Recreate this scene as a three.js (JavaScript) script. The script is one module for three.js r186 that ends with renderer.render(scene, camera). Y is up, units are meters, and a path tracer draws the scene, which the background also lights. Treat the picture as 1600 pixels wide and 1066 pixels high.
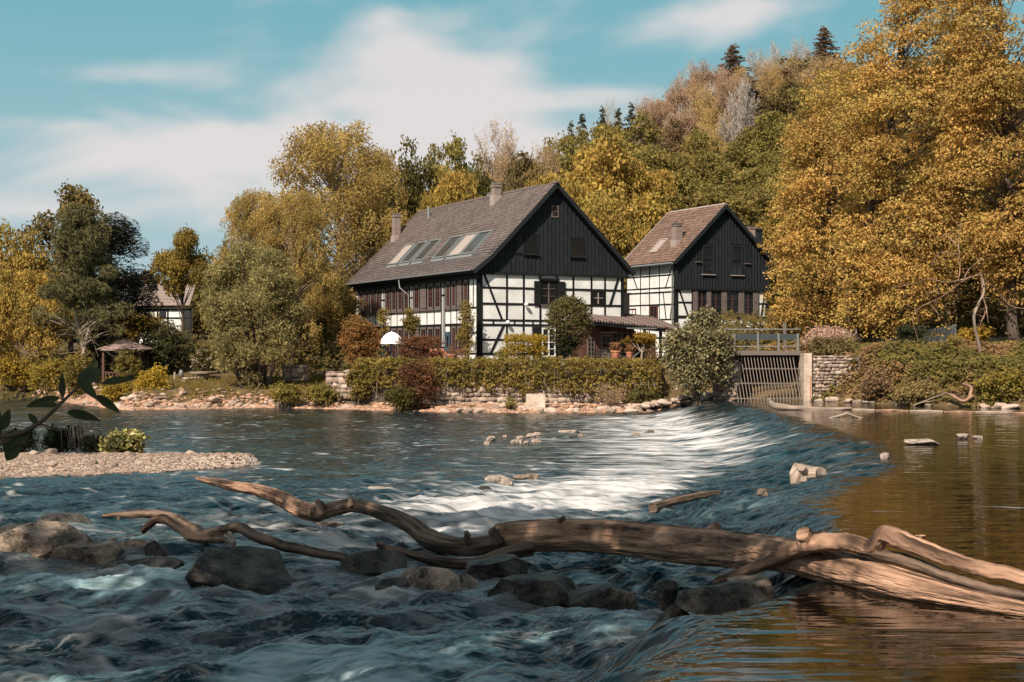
import * as THREE from 'three';
import { mergeGeometries, mergeVertices } from 'three/addons/utils/BufferGeometryUtils.js';

// ---------- camera, sky, sun, exposure ----------
const F = 2222, EYE = 3.2, HOR = 550;                 // lens in photo pixels, eye height over the lower river, horizon row
const scene = new THREE.Scene();
const camera = new THREE.PerspectiveCamera(2 * Math.atan(533 / F) * 180 / Math.PI, 1600 / 1066, 0.3, 3000);
camera.position.set(0, EYE, 0);
camera.lookAt(0, EYE, -100);
camera.setViewOffset(1600, 1066, 0, -17, 1600, 1066);   // lens shifted up a little, verticals stay upright
const renderer = new THREE.WebGLRenderer();
renderer.toneMapping = THREE.LinearToneMapping;
renderer.toneMappingExposure = 1.54;
renderer.shadowMap.enabled = true;

const SUN = new THREE.Vector3(-0.392, 0.766, 0.51).normalize();
const sun = new THREE.DirectionalLight(new THREE.Color().setRGB(1, 0.89, 0.74), 5);
sun.position.copy(SUN).multiplyScalar(300); sun.target.position.set(0, 0, -70);
sun.castShadow = true;
Object.assign(sun.shadow.camera, { left: -120, right: 120, top: 120, bottom: -120, near: 1, far: 700 });
scene.add(sun, sun.target);

// ---------- noise ----------
function rng(a) { return () => { a |= 0; a = a + 0x6D2B79F5 | 0; let t = Math.imul(a ^ a >>> 15, 1 | a); t = t + Math.imul(t ^ t >>> 7, 61 | t) ^ t; return ((t ^ t >>> 14) >>> 0) / 4294967296; }; }
const PERM = new Uint8Array(512); { const r = rng(77), p = [...Array(256).keys()]; for (let i = 255; i > 0; i--) { const j = Math.floor(r() * (i + 1)); [p[i], p[j]] = [p[j], p[i]]; } for (let i = 0; i < 512; i++) PERM[i] = p[i & 255]; }
const GX = new Float32Array(256), GY = new Float32Array(256); for (let i = 0; i < 256; i++) { GX[i] = Math.cos(i * 0.7853981 * 1.37); GY[i] = Math.sin(i * 0.7853981 * 1.37); }
const fl = Math.floor;
function n2(x, y) {                                    // gradient noise, about -0.7 .. 0.7
  const X = fl(x), Y = fl(y), fx = x - X, fy = y - Y, a = X & 255, b = Y & 255, u = fx * fx * fx * (fx * (fx * 6 - 15) + 10), v = fy * fy * fy * (fy * (fy * 6 - 15) + 10);
  const h00 = PERM[PERM[a] + b], h10 = PERM[PERM[a + 1 & 255] + b], h01 = PERM[PERM[a] + (b + 1 & 255)], h11 = PERM[PERM[a + 1 & 255] + (b + 1 & 255)];
  const p = GX[h00] * fx + GY[h00] * fy, q = GX[h10] * (fx - 1) + GY[h10] * fy, r = GX[h01] * fx + GY[h01] * (fy - 1), s = GX[h11] * (fx - 1) + GY[h11] * (fy - 1);
  const t = p + (q - p) * u; return t + (r + (s - r) * u - t) * v;
}
function n3(x, y, z) { return (n2(x + z * 0.71, y - z * 0.37) + n2(y + 31.7 + x * 0.31, z + 11.3) + n2(z - 7.1, x + 5.9 - y * 0.43)) * 0.62; }
function fbm(x, y, o = 4) { let s = 0, a = 1, t = 0; for (let i = 0; i < o; i++) { s += a * n2(x, y); t += a; a *= 0.5; x = x * 2.03 + 17.1; y = y * 2.03 - 9.2; } return s / t * 1.5; }
const sst = (a, b, x) => { const t = Math.min(1, Math.max(0, (x - a) / (b - a))); return t * t * (3 - 2 * t); };
const clamp = (x, a = 0, b = 1) => Math.min(b, Math.max(a, x)), lerp = (a, b, t) => a + (b - a) * t;
function pl(list, x) { if (x <= list[0][0]) return list[0][1]; for (let i = 1; i < list.length; i++) if (x <= list[i][0]) { const [a, b] = list[i - 1], [c, d] = list[i]; return b + (d - b) * (x - a) / (c - a); } return list[list.length - 1][1]; }

// ---------- sky ----------
{
  const W = 3072, H = 1536, data = new Float32Array(W * H * 4), R2 = 180 / Math.PI;
  // cloud masses: azimuth from the view axis, elevation, half widths (degrees), weight
  const masses = [[-4.2, 10.6, 4.6, 2.6, .95], [-1.6, 8.9, 4.2, 1.5, .75], [-5.5, 13.0, 1.6, .9, .5], [-13, 8.0, 8, 1.4, .8], [-8, 7.8, 5, 1.2, .6], [-19, 5.4, 3.4, .7, .7], [-10, 5.4, 6, 1.0, .5], [-14, 6.6, 10, 1.0, .22], [1.5, 8.2, 4, 1.0, .5],
    [7.5, 13.0, 5.5, 1.1, .62], [10.5, 14, 3, .8, .35], [5, 10.2, 3.2, .8, .45], [-15, 10.8, 3.5, .8, .42], [0, 11.5, 2.5, 1.2, .35], [-6.5, 9.2, 2.0, .5, -.38]];
  const clear = [[-90, .24, .34, .38], [0, .30, .385, .41], [3.5, .275, .375, .40], [7, .22, .345, .38], [11, .155, .31, .355], [15, .11, .28, .335], [40, .036, .125, .16], [90, .022, .085, .12]];
  const c = [0, 0, 0], cc = [.53, .485, .475];
  for (let j = 0; j < H; j++) {
    const e = (j + .5) / H * 180 - 90, ce = Math.cos(e / R2), se = Math.sin(e / R2);
    let k = 1; while (k < clear.length - 1 && e > clear[k][0]) k++;
    const t = clamp((e - clear[k - 1][0]) / (clear[k][0] - clear[k - 1][0]));
    for (let m = 0; m < 3; m++) c[m] = lerp(clear[k - 1][m + 1], clear[k][m + 1], t);
    for (let i = 0; i < W; i++) {
      const ph = ((i + .5) / W - .5) * 2 * Math.PI, dx = Math.cos(ph) * ce, dz = Math.sin(ph) * ce, o = (j * W + i) * 4;
      let d = 0;
      if (e > -1) {
        const az = Math.atan2(dx, -dz) * R2;
        let m = 0;
        if (Math.abs(az) < 40 && e < 22) for (const [a, b, w, h, g] of masses) { const q = ((az - a) / w) ** 2 + ((e - b) / h) ** 2; if (q < 9) m += g * Math.exp(-q * 1.0); }
        const q = 1 / (se + .16), sx = dx * q * 1.2, sz = dz * q * 1.2;
        const wx = n2(sx * 1.3 + 3, sz * 1.3) * .5, wide = fbm(sx * .9 + wx + 7.7, sz * .9 - wx + 2.2, 4);
        const fine = fbm(az * .20 + wx * 2, e * .62 + wx * 2, 5);
        const inView = sst(30, 20, Math.abs(az)) * sst(22, 16, e);
        d = sst(.25, .98, lerp(.50 + wide * .75, m * .86 + fine * .52 + .13, inView)) * .86;
      }
      const g = Math.max(0, dx * SUN.x + se * SUN.y + dz * SUN.z), glow = e > 0 ? .55 * Math.pow(g, 10) : 0;
      data[o] = lerp(c[0], cc[0], d) + glow; data[o + 1] = lerp(c[1], cc[1], d) + glow * .9; data[o + 2] = lerp(c[2], cc[2], d) + glow * .8; data[o + 3] = 1;
    }
  }
  const sky = new THREE.DataTexture(data, W, H, THREE.RGBAFormat, THREE.FloatType);
  sky.mapping = THREE.EquirectangularReflectionMapping; sky.magFilter = sky.minFilter = THREE.LinearFilter; sky.needsUpdate = true;
  scene.background = sky; scene.environment = sky;
}

// ---------- helpers ----------
const V = (x, y, z) => new THREE.Vector3(x, y, z);
const at = (px, py, D) => V((px - 800) / F * D, EYE + (HOR - py) / F * D, -D);        // a point of the place from where it shows and how far it is
const hAt = (py, D) => EYE + (HOR - py) / F * D, xAt = (px, D) => (px - 800) / F * D;
const used = new Map();
const numbered = (n) => { const k = used.get(n) || 0; used.set(n, k + 1); return k ? n + '_' + String(k).padStart(3, '0') : n; };
function tag(o, label, category, group) { o.userData.label = label; o.userData.category = category; if (group) o.userData.group = group; return o; }
function thing(name, label, category, group, pos) { const o = new THREE.Group(); o.name = numbered(name); if (pos) o.position.copy(pos); scene.add(o); return tag(o, label, category, group); }
function part(name, geo, mat, parent = scene) { const o = new THREE.Mesh(geo, mat); o.name = parent === scene ? numbered(name) : name; o.castShadow = o.receiveShadow = true; parent.add(o); return o; }
const struct = (o) => { o.userData.kind = 'structure'; return o; }, stuff = (o) => { o.userData.kind = 'stuff'; return o; };
const merge = (l) => mergeGeometries(l.map((g) => { const n = g.index ? g.toNonIndexed() : g; for (const k of Object.keys(n.attributes)) if (!['position', 'normal', 'uv'].includes(k)) n.deleteAttribute(k); return n; }));
const randUnit = (r) => { const z = r() * 2 - 1, a = r() * 6.2832, q = Math.sqrt(1 - z * z); return [q * Math.cos(a), z, q * Math.sin(a)]; };

function boxUV(g, k = 1) {                              // uv in metres, taken from the plane that each face lies nearest
  const n = g.index ? g.toNonIndexed() : g, p = n.attributes.position, uv = new Float32Array(p.count * 2);
  for (let i = 0; i < p.count; i += 3) {
    const ax = p.getX(i + 1) - p.getX(i), ay = p.getY(i + 1) - p.getY(i), az = p.getZ(i + 1) - p.getZ(i), bx = p.getX(i + 2) - p.getX(i), by = p.getY(i + 2) - p.getY(i), bz = p.getZ(i + 2) - p.getZ(i);
    const nx = Math.abs(ay * bz - az * by), ny = Math.abs(az * bx - ax * bz), nz = Math.abs(ax * by - ay * bx);
    for (let m = i; m < i + 3; m++) { const X = p.getX(m), Y = p.getY(m), Z = p.getZ(m); uv[m * 2] = k * (nx > ny && nx > nz ? Z : X); uv[m * 2 + 1] = k * (ny >= nx && ny >= nz ? Z : Y); }
  }
  n.setAttribute('uv', new THREE.BufferAttribute(uv, 2)); return n;
}
function box(x0, x1, y0, y1, z0, z1) { const g = new THREE.BoxGeometry(x1 - x0, y1 - y0, z1 - z0); g.translate((x0 + x1) / 2, (y0 + y1) / 2, (z0 + z1) / 2); return boxUV(g); }
function bar(a, b, w, d, up = V(0, 1, 0)) {              // a straight timber from a to b, w wide and d deep
  const L = a.distanceTo(b), g = boxUV(new THREE.BoxGeometry(w, L, d)), y = b.clone().sub(a).normalize(), z = up.clone().addScaledVector(y, -up.dot(y)).normalize(), x = y.clone().cross(z);
  g.applyMatrix4(new THREE.Matrix4().makeBasis(x, y, z).setPosition(a.clone().add(b).multiplyScalar(.5))); return g;
}
function tube(pts, rads, seg = 8, opt = {}) {           // swept limb; bump(angle, metres along, 0..1) scales the radius
  let P = pts, R = rads;
  if (opt.smooth) { const c = new THREE.CatmullRomCurve3(pts, false, 'centripetal'), n = opt.smooth; P = c.getPoints(n); R = P.map((_, i) => { const t = i / n * (rads.length - 1), k = Math.min(rads.length - 2, fl(t)); return lerp(rads[k], rads[k + 1], t - k); }); if (opt.wob) P.forEach((p, i) => { const w = opt.wob; p.x += n2(i * .31 + w.s, 1.3) * w.a; p.y += n2(i * .31 + w.s, 7.3) * w.a; p.z += n2(i * .31 + w.s, 13.3) * w.a; }); }
  const pos = [], uv = [], idx = [], n = P.length; let nx = V(0, 1, 0), len = 0;
  const t = V(0, 0, 0), b = V(0, 0, 0);
  for (let i = 0; i < n; i++) {
    t.copy(P[Math.min(n - 1, i + 1)]).sub(P[Math.max(0, i - 1)]).normalize();
    if (Math.abs(nx.dot(t)) > .95) nx = Math.abs(t.x) < .8 ? V(1, 0, 0) : V(0, 0, 1);
    nx.addScaledVector(t, -nx.dot(t)).normalize(); b.crossVectors(t, nx);
    if (i) len += P[i].distanceTo(P[i - 1]);
    for (let k = 0; k <= seg; k++) {
      const a = k / seg * 6.28318, r = R[i] * (opt.bump ? opt.bump(a, len, i / (n - 1)) : 1), c = Math.cos(a) * r, s = Math.sin(a) * r;
      pos.push(P[i].x + nx.x * c + b.x * s, P[i].y + nx.y * c + b.y * s, P[i].z + nx.z * c + b.z * s); uv.push(k / seg * 6.283 * rads[0], len);
    }
    if (i) for (let k = 0; k < seg; k++) { const p = (i - 1) * (seg + 1) + k, q = p + seg + 1; idx.push(p, p + 1, q, q, p + 1, q + 1); }
  }
  for (const [e, s] of [[0, 1], [n - 1, -1]]) { const c = pos.length / 3; pos.push(P[e].x, P[e].y, P[e].z); uv.push(.4, .4); for (let k = 0; k <= seg; k++) { const q = (e * (seg + 1) + k) * 3, a = k / seg * 6.28318; pos.push(pos[q], pos[q + 1], pos[q + 2]); uv.push(.4 + Math.cos(a) * R[e], .4 + Math.sin(a) * R[e]); if (k) s > 0 ? idx.push(c, c + 1 + k, c + k) : idx.push(c, c + k, c + 1 + k); } }
  const g = new THREE.BufferGeometry(); g.setAttribute('position', new THREE.Float32BufferAttribute(pos, 3)); g.setAttribute('uv', new THREE.Float32BufferAttribute(uv, 2)); g.setIndex(idx);
  g.computeVertexNormals();
  const N = g.attributes.normal; for (let i = 0; i < n; i++) { const a = i * (seg + 1), z = a + seg; const x = N.getX(a) + N.getX(z), y = N.getY(a) + N.getY(z), w = N.getZ(a) + N.getZ(z), l = Math.hypot(x, y, w) || 1; N.setXYZ(a, x / l, y / l, w / l); N.setXYZ(z, x / l, y / l, w / l); }
  return g;
}
class Leaves {                                          // many small folded leaves in one mesh
  constructor() { this.p = []; this.c = []; this.i = []; }
  add(x, y, z, n, len, wid, col, r) {
    let [nx, ny, nz] = n; const q = randUnit(r); let tx = ny * q[2] - nz * q[1], ty = nz * q[0] - nx * q[2], tz = nx * q[1] - ny * q[0]; const l = Math.hypot(tx, ty, tz) || 1; tx /= l; ty /= l; tz /= l;
    const bx = ny * tz - nz * ty, by = nz * tx - nx * tz, bz = nx * ty - ny * tx; this.leaf(x, y, z, tx, ty, tz, bx, by, bz, nx, ny, nz, len, wid, col);
  }
  leaf(x, y, z, tx, ty, tz, bx, by, bz, nx, ny, nz, len, wid, col) {
    const k = this.p.length / 3, h = len * .5, w = wid * .5, f = wid * .16;
    this.p.push(x - tx * h, y - ty * h, z - tz * h, x + bx * w + nx * f, y + by * w + ny * f, z + bz * w + nz * f, x + tx * h, y + ty * h, z + tz * h, x - bx * w + nx * f, y - by * w + ny * f, z - bz * w + nz * f);
    for (let m = 0; m < 4; m++) this.c.push(col[0], col[1], col[2]);
    this.i.push(k, k + 1, k + 2, k, k + 2, k + 3);
  }
  geo() { const g = new THREE.BufferGeometry(); g.setAttribute('position', new THREE.Float32BufferAttribute(this.p, 3)); g.setAttribute('color', new THREE.Float32BufferAttribute(this.c, 3)); g.setIndex(this.i); this.n = this.i.length / 3; TRIS += this.n; return g; }
}
let TRIS = 0;
const mixc = (a, b, t, k = 1) => [lerp(a[0], b[0], t) * k, lerp(a[1], b[1], t) * k, lerp(a[2], b[2], t) * k];

// tileable noise textures
function pn(x, y, P) { const X = fl(x), Y = fl(y), fx = x - X, fy = y - Y, m = (a) => ((a % P) + P) % P, u = fx * fx * (3 - 2 * fx), v = fy * fy * (3 - 2 * fy), h = (a, b) => PERM[PERM[m(a) & 255] + (m(b) & 255)] / 255; const p = lerp(h(X, Y), h(X + 1, Y), u), q = lerp(h(X, Y + 1), h(X + 1, Y + 1), u); return lerp(p, q, v); }
function pf(u, v, fu, fv, o = 4) { let s = 0, a = 1, t = 0; for (let i = 0; i < o; i++) { const X = u * fu, Y = v * fv, P = fu, Q = fv; const x0 = fl(X), y0 = fl(Y), fx = X - x0, fy = Y - y0, e = fx * fx * (3 - 2 * fx), f = fy * fy * (3 - 2 * fy), h = (p, q) => PERM[PERM[(((p % P) + P) % P) + i * 13 & 255] + (((q % Q) + Q) % Q) & 255] / 255; s += a * lerp(lerp(h(x0, y0), h(x0 + 1, y0), e), lerp(h(x0, y0 + 1), h(x0 + 1, y0 + 1), e), f); t += a; a *= .55; fu *= 2; fv *= 2; } return s / t; }
function tex(w, h, fn, size, srgb = false) {            // fn(u, v) gives a linear grey or rgb; size is metres per repeat
  const d = new Uint8Array(w * h * 4);
  for (let j = 0; j < h; j++) for (let i = 0; i < w; i++) { const c = fn((i + .5) / w, (j + .5) / h), o = (j * w + i) * 4; for (let m = 0; m < 3; m++) { const x = clamp(c.length ? c[m] : c); d[o + m] = 255 * (srgb ? (x <= .0031308 ? 12.92 * x : 1.055 * x ** (1 / 2.4) - .055) : x); } d[o + 3] = 255; }
  const t = new THREE.DataTexture(d, w, h); if (srgb) t.colorSpace = THREE.SRGBColorSpace; t.wrapS = t.wrapT = THREE.RepeatWrapping; t.magFilter = t.minFilter = THREE.LinearFilter; const s = size.length ? size : [size, size]; t.repeat.set(1 / s[0], 1 / s[1]); t.needsUpdate = true; return t;
}
const rgb = (r, g, b) => new THREE.Color().setRGB(r, g, b);
const std = (c, rough, o = {}) => new THREE.MeshStandardMaterial({ color: rgb(...c), roughness: rough, ...o });
const tn = (f, a, b) => (u, v) => { const t = f(u, v); return [lerp(a[0], b[0], t), lerp(a[1], b[1], t), lerp(a[2], b[2], t)]; };
const M = {};
{
  const woodG = (u, v) => clamp(pf(u, v, 40, 2, 3) * .7 + pf(u, v, 6, 2, 3) * .5 - .1);
  const bw = tex(256, 256, woodG, 1.5), gr = tex(256, 256, (u, v) => pf(u, v, 16, 16, 5), 1), gr2 = tex(256, 256, (u, v) => pf(u, v, 6, 6, 5), 2.3);
  const plMap = tex(512, 512, tn((u, v) => clamp(pf(u, v, 5, 5, 5) * 1.6 - .35), [.545, .54, .53], [.73, .725, .715]), 2.7, true);
  M.plaster = std([1, 1, 1], .9, { map: plMap, bumpMap: gr, bumpScale: .012 });
  M.blackWood = new THREE.MeshPhysicalMaterial({ roughness: .8, specularIntensity: .25, map: tex(256, 256, tn(woodG, [.005, .006, .0065], [.018, .019, .020]), 1.1, true), bumpMap: bw, bumpScale: .012 });
  M.cladding = new THREE.MeshPhysicalMaterial({ roughness: .7, specularIntensity: .35, map: tex(256, 256, tn(woodG, [.006, .0075, .009], [.026, .031, .036]), 1.3, true), bumpMap: bw, bumpScale: .01 });
  M.brownWood = std([1, 1, 1], .7, { map: tex(256, 256, tn(woodG, [.045, .018, .013], [.12, .05, .036]), .9, true), bumpMap: bw, bumpScale: .01 });
  M.greyBrown = std([1, 1, 1], .75, { map: tex(256, 256, tn(woodG, [.085, .062, .056], [.15, .115, .105]), .9, true), bumpMap: bw, bumpScale: .008 });
  M.red = std([.10, .028, .024], .55); M.whitePaint = std([.75, .74, .72], .5); M.bluePaint = std([.05, .075, .11], .5); M.palePaint = std([.36, .30, .27], .6);
  M.pane = new THREE.MeshPhysicalMaterial({ color: rgb(.012, .013, .015), roughness: .06 });
  M.blind = std([.29, .235, .21], .8); M.metal = std([.17, .165, .155], .5, { metalness: .2 }); M.zinc = std([.19, .20, .205], .5, { metalness: .2 }); M.steel = std([.145, .115, .095], .65, { metalness: .25, bumpMap: gr, bumpScale: .003 });
  M.darkRoof = std([.03, .03, .033], .8, { bumpMap: gr, bumpScale: .01 });
  M.tile = std([1, 1, 1], .75, { vertexColors: true, bumpMap: gr, bumpScale: .008 });
  M.brick = std([1, 1, 1], .9, { map: tex(256, 256, tn((u, v) => pf(u, v, 9, 9, 5), [.16, .10, .085], [.42, .29, .24]), .8, true), bumpMap: gr, bumpScale: .02 });
  M.render = std([1, 1, 1], .9, { map: tex(256, 256, tn((u, v) => pf(u, v, 7, 7, 5), [.15, .11, .095], [.26, .20, .175]), 1.2, true), bumpMap: gr, bumpScale: .01 });
  M.stone = std([1, 1, 1], .9, { vertexColors: true, map: tex(256, 256, tn((u, v) => clamp(pf(u, v, 7, 7, 5) * 1.5 - .25), [.55, .52, .5], [1, 1, 1]), .9, true), bumpMap: gr, bumpScale: .03 });
  const rk = (u, v) => clamp(.42 + (pf(u, v, 5, 5, 6) - .5) * 2.1 + (pf(u, v, 40, 40, 2) - .5) * .7);
  M.rock = new THREE.MeshPhysicalMaterial({ roughness: .7, specularIntensity: .4, map: tex(512, 512, tn(rk, [.05, .04, .032], [.36, .265, .205]), 1.3, true), bumpMap: tex(512, 512, (u, v) => pf(u, v, 8, 8, 6), .9), bumpScale: .045 });
  M.rockDark = new THREE.MeshPhysicalMaterial({ roughness: .5, specularIntensity: .35, map: tex(512, 512, tn(rk, [.014, .013, .012], [.088, .078, .068]), 1.1, true), bumpMap: M.rock.bumpMap, bumpScale: .05 });
  M.paleRock = std([1, 1, 1], .85, { map: tex(256, 256, tn(rk, [.17, .13, .105], [.42, .33, .28]), .8, true), bumpMap: gr, bumpScale: .04 });
  const drift = (u, v) => clamp(.42 + (pf(u, v, 26, 3, 4) - .5) * 1.5 + (pf(u, v, 5, 3, 5) - .5) * 1.9);
  M.drift = new THREE.MeshPhysicalMaterial({ roughness: .85, specularIntensity: .3, map: tex(512, 1024, tn(drift, [.05, .03, .021], [.47, .28, .19]), [1.6, 2.6], true), bumpMap: tex(512, 1024, (u, v) => pf(u, v, 30, 4, 5), [1.6, 2.2]), bumpScale: .09 });
  M.driftDark = new THREE.MeshPhysicalMaterial({ roughness: .7, specularIntensity: .3, map: tex(256, 512, tn(drift, [.028, .02, .016], [.20, .135, .10]), [1.2, 2], true), bumpMap: M.drift.bumpMap, bumpScale: .04 });
  M.driftPale = std([1, 1, 1], .8, { map: tex(256, 512, tn(drift, [.14, .105, .08], [.37, .28, .22]), [1.2, 2], true), bumpMap: M.drift.bumpMap, bumpScale: .03 });
  const bk = (u, v) => pf(u, v, 14, 5, 5);
  M.bark = std([1, 1, 1], .95, { map: tex(256, 256, tn(bk, [.025, .018, .014], [.15, .105, .08]), [1.1, 2], true), bumpMap: tex(256, 256, bk, [1.1, 2]), bumpScale: .06 });
  M.barkPale = std([1, 1, 1], .9, { map: tex(256, 256, tn(bk, [.12, .085, .065], [.46, .36, .29]), [1.1, 2], true), bumpMap: M.bark.bumpMap, bumpScale: .04 });
  M.twig = std([1, 1, 1], .95, { vertexColors: true, side: THREE.DoubleSide });
  M.leaf = new THREE.MeshPhysicalMaterial({ vertexColors: true, roughness: .95, transmission: .42, thickness: 0, side: THREE.DoubleSide, specularIntensity: .15 });
  M.gloss = new THREE.MeshPhysicalMaterial({ vertexColors: true, roughness: .42, transmission: .12, thickness: 0, side: THREE.DoubleSide, specularIntensity: .8 });
  M.needle = new THREE.MeshPhysicalMaterial({ vertexColors: true, roughness: .95, specularIntensity: .12, side: THREE.DoubleSide });
  M.ground = std([1, 1, 1], .98, { map: tex(512, 512, tn((u, v) => clamp(pf(u, v, 9, 9, 6) * 1.5 - .25), [.028, .020, .010], [.15, .095, .036]), 6, true), bumpMap: gr2, bumpScale: .15 });
  M.gravel = std([1, 1, 1], .95, { map: tex(512, 512, tn((u, v) => clamp(pf(u, v, 60, 60, 3) * 1.6 - .3), [.22, .16, .13], [.56, .45, .38]), 2, true), bumpMap: tex(512, 512, (u, v) => pf(u, v, 50, 50, 3), 2), bumpScale: .05 });
  M.clay = std([.42, .17, .10], .8, { bumpMap: gr, bumpScale: .01 });
  M.cloth = std([.80, .77, .76], .9, { side: THREE.DoubleSide });
  M.concrete = std([1, 1, 1], .85, { map: tex(256, 256, tn((u, v) => clamp(pf(u, v, 6, 6, 5) * 1.5 - .25), [.29, .22, .175], [.53, .42, .345]), 2, true), bumpMap: gr, bumpScale: .02 });
}
// ---------- ground, hill ----------
const SHORE = [[-90, 150], [-60, 135], [-42.6, 118], [-33.8, 101], [-26.5, 87], [-20.9, 78], [-17.8, 79.5], [-14, 81.5], [-8.5, 78.6], [-3.4, 75.2], [3.3, 74.6], [6.6, 75.5], [9.0, 73.5], [10.6, 72.4], [14.8, 71], [18, 66], [22, 60.5], [40, 48], [80, 38]];
const shore = (X) => pl(SHORE, X);
const POND = .75;
function land(X, D) {                                   // height of the ground
  const b = D - shore(X) + n2(X * .35, D * .35) * .5, right = sst(8, 13, X), terr = sst(-10.5, -8.6, X) * (1 - right);
  let y = b < 0 ? Math.max(-1.2, b * .9) + right * POND * sst(-1.5, 0, b) : lerp(.95 * sst(0, 3, b) + .5 * sst(2, 9, b) + .7 * sst(8, 18, b), POND + 1.5 * sst(0, 3.5, b) + 1.0 * sst(3, 9, b) + .9 * sst(10, 30, b), right);
  const q = D - lerp(79.6, 76.6, clamp((X + 8.6) / 16.6)); if (b > 0) y = lerp(y, q < .35 ? Math.min(y, .18 + .12 * sst(0, 2, b)) : lerp(.4, 2.42, sst(.35, .8, q)), terr);
  const top = 5 + 34 * sst(-28, 48, X);
  y += top * Math.pow(clamp((D - 112) / 118), 1.15) * sst(0, 1, b);
  if (b > .3) y += fbm(X * .12, D * .12, 4) * (D > 112 ? .8 : .10) + (b < 6 ? n2(X * 1.4, D * 1.4) * .12 : 0);
  return y;
}
function sheet(xs, ds, hf, uvk = 1) {
  const nx = xs.length, nd = ds.length, pos = new Float32Array(nx * nd * 3), uv = new Float32Array(nx * nd * 2), idx = new Uint32Array((nx - 1) * (nd - 1) * 6); let k = 0;
  for (let j = 0; j < nd; j++) for (let i = 0; i < nx; i++) { const o = j * nx + i; pos[o * 3] = xs[i]; pos[o * 3 + 1] = hf(xs[i], ds[j]); pos[o * 3 + 2] = -ds[j]; uv[o * 2] = xs[i] * uvk; uv[o * 2 + 1] = ds[j] * uvk; }
  for (let j = 0; j < nd - 1; j++) for (let i = 0; i < nx - 1; i++) { const a = j * nx + i, b = a + nx; idx[k++] = a; idx[k++] = a + 1; idx[k++] = b; idx[k++] = b; idx[k++] = a + 1; idx[k++] = b + 1; }
  const g = new THREE.BufferGeometry(); g.setAttribute('position', new THREE.BufferAttribute(pos, 3)); g.setAttribute('uv', new THREE.BufferAttribute(uv, 2)); g.setIndex(new THREE.BufferAttribute(idx, 1)); g.computeVertexNormals(); TRIS += idx.length / 3; return g;
}
const steps = (a, b, n, p = 1) => Array.from({ length: n }, (_, i) => a + (b - a) * Math.pow(i / (n - 1), p));
const geom = (a, b, n) => Array.from({ length: n }, (_, i) => a * Math.pow(b / a, i / (n - 1)));
struct(part('hill_ground', sheet([...steps(-420, -62, 30), ...steps(-60, 70, 240), ...steps(72, 420, 30)], [...steps(36, 130, 200), ...steps(132, 420, 90), 700, 1400, 2600], land), M.ground));

// ---------- river: pond behind the weir, ramp, rapids in one sheet of water ----------
const CREST = [[11.6, 140], [11.2, 74], [10.7, 68], [10.6, 58], [10.4, 48], [10, 38], [8.7, 31], [6.6, 27], [5.2, 24], [4.6, 21], [4.45, 19.4], [3.7, 17], [2.7, 14.4], [1.9, 13], [.9, 10.5], [0, 8], [-.8, 5]];
function fromCrest(X, D) {
  let best = 1e9, sg = 1, along = 0, acc = 0;
  for (let i = 1; i < CREST.length; i++) { const [ax, ad] = CREST[i - 1], [bx, bd] = CREST[i], ex = bx - ax, ed = bd - ad, l2 = ex * ex + ed * ed, t = clamp(((X - ax) * ex + (D - ad) * ed) / l2), qx = X - ax - t * ex, qd = D - ad - t * ed, d = qx * qx + qd * qd, L = Math.sqrt(l2); if (d < best) { best = d; sg = qx * ed - qd * ex > 0 ? 1 : -1; along = acc + t * L; } acc += L; }
  return [Math.sqrt(best) * sg, along];
}
function calm(X, D) { return sst(-3, 0, D - shore(X) + 6) * sst(4, -4, X) * .5; }
const _w = [0, 0];
function waterY(X, D) {
  const [s0, al] = fromCrest(X, D), s = s0 + n2(al * .55, 3.3) * .45 + n2(al * 1.7, 9.3) * .28 + n2(al * 4.3, 2.3) * .10;
  const near = sst(27, 19, D), L = lerp(4.6, 1.5, near);
  let y = POND * (1 - sst(-.15, L, s));
  const fx = X * .86 + D * .5, fy = -X * .5 + D * .86;                                // along and across the stream
  const wx = n2(fx * .35, fy * .5) * .9, amp = lerp(.03, .19, sst(44, 20, D)) * sst(.2, 2.5, s);
  if (amp > 0) { const a = n2(fx * .36 + wx, fy * .85 + wx * .6), b = n2(fx * .8 - wx, fy * 1.9 + 4), c = n2(fx * 1.9 + wx * 2, fy * 4.2), e = n2(fx * 3.7, fy * 8 + wx * 4); y += amp * ((.5 - Math.abs(a) * 1.9) * 1.2 + b * .85 + c * .42 + e * .20 + (.5 - Math.abs(n2(fx * 1.1 + wx * 3, fy * 4.6 + wx * 4))) * .35); }
  if (s > -.3 && s < L + 2.5) { const k = sst(-.3, .6, s) * sst(L + 2.5, L - .5, s); y += k * (n2(al * 1.5 + n2(s * .5, al) * .7, s * .45) * .14 + n2(al * 4 + n2(s, al) * .8, s * 1.1) * .06) * lerp(1, 1.25, near); }
  if (s < 0) y += n2(X * .9, D * 2.2) * .0022 * sst(0, -1.5, s);
  return y;
}
const WET = [[-8, 22, 1.0], [-6.4, 21.4, .7], [-5.4, 22, .6], [-5.2, 20.4, .8], [-3.8, 19.4, 1.0], [-1.9, 20, .6], [-1.2, 18.8, .65], [-.2, 19.4, .5], [.3, 18, .65], [1.1, 17.4, .55], [2.3, 15.5, .7], [1.75, 15.6, .45], [1.9, 14.3, .25], [1.5, 17.1, .25], [-1.6, 18.2, .4]];
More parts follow.
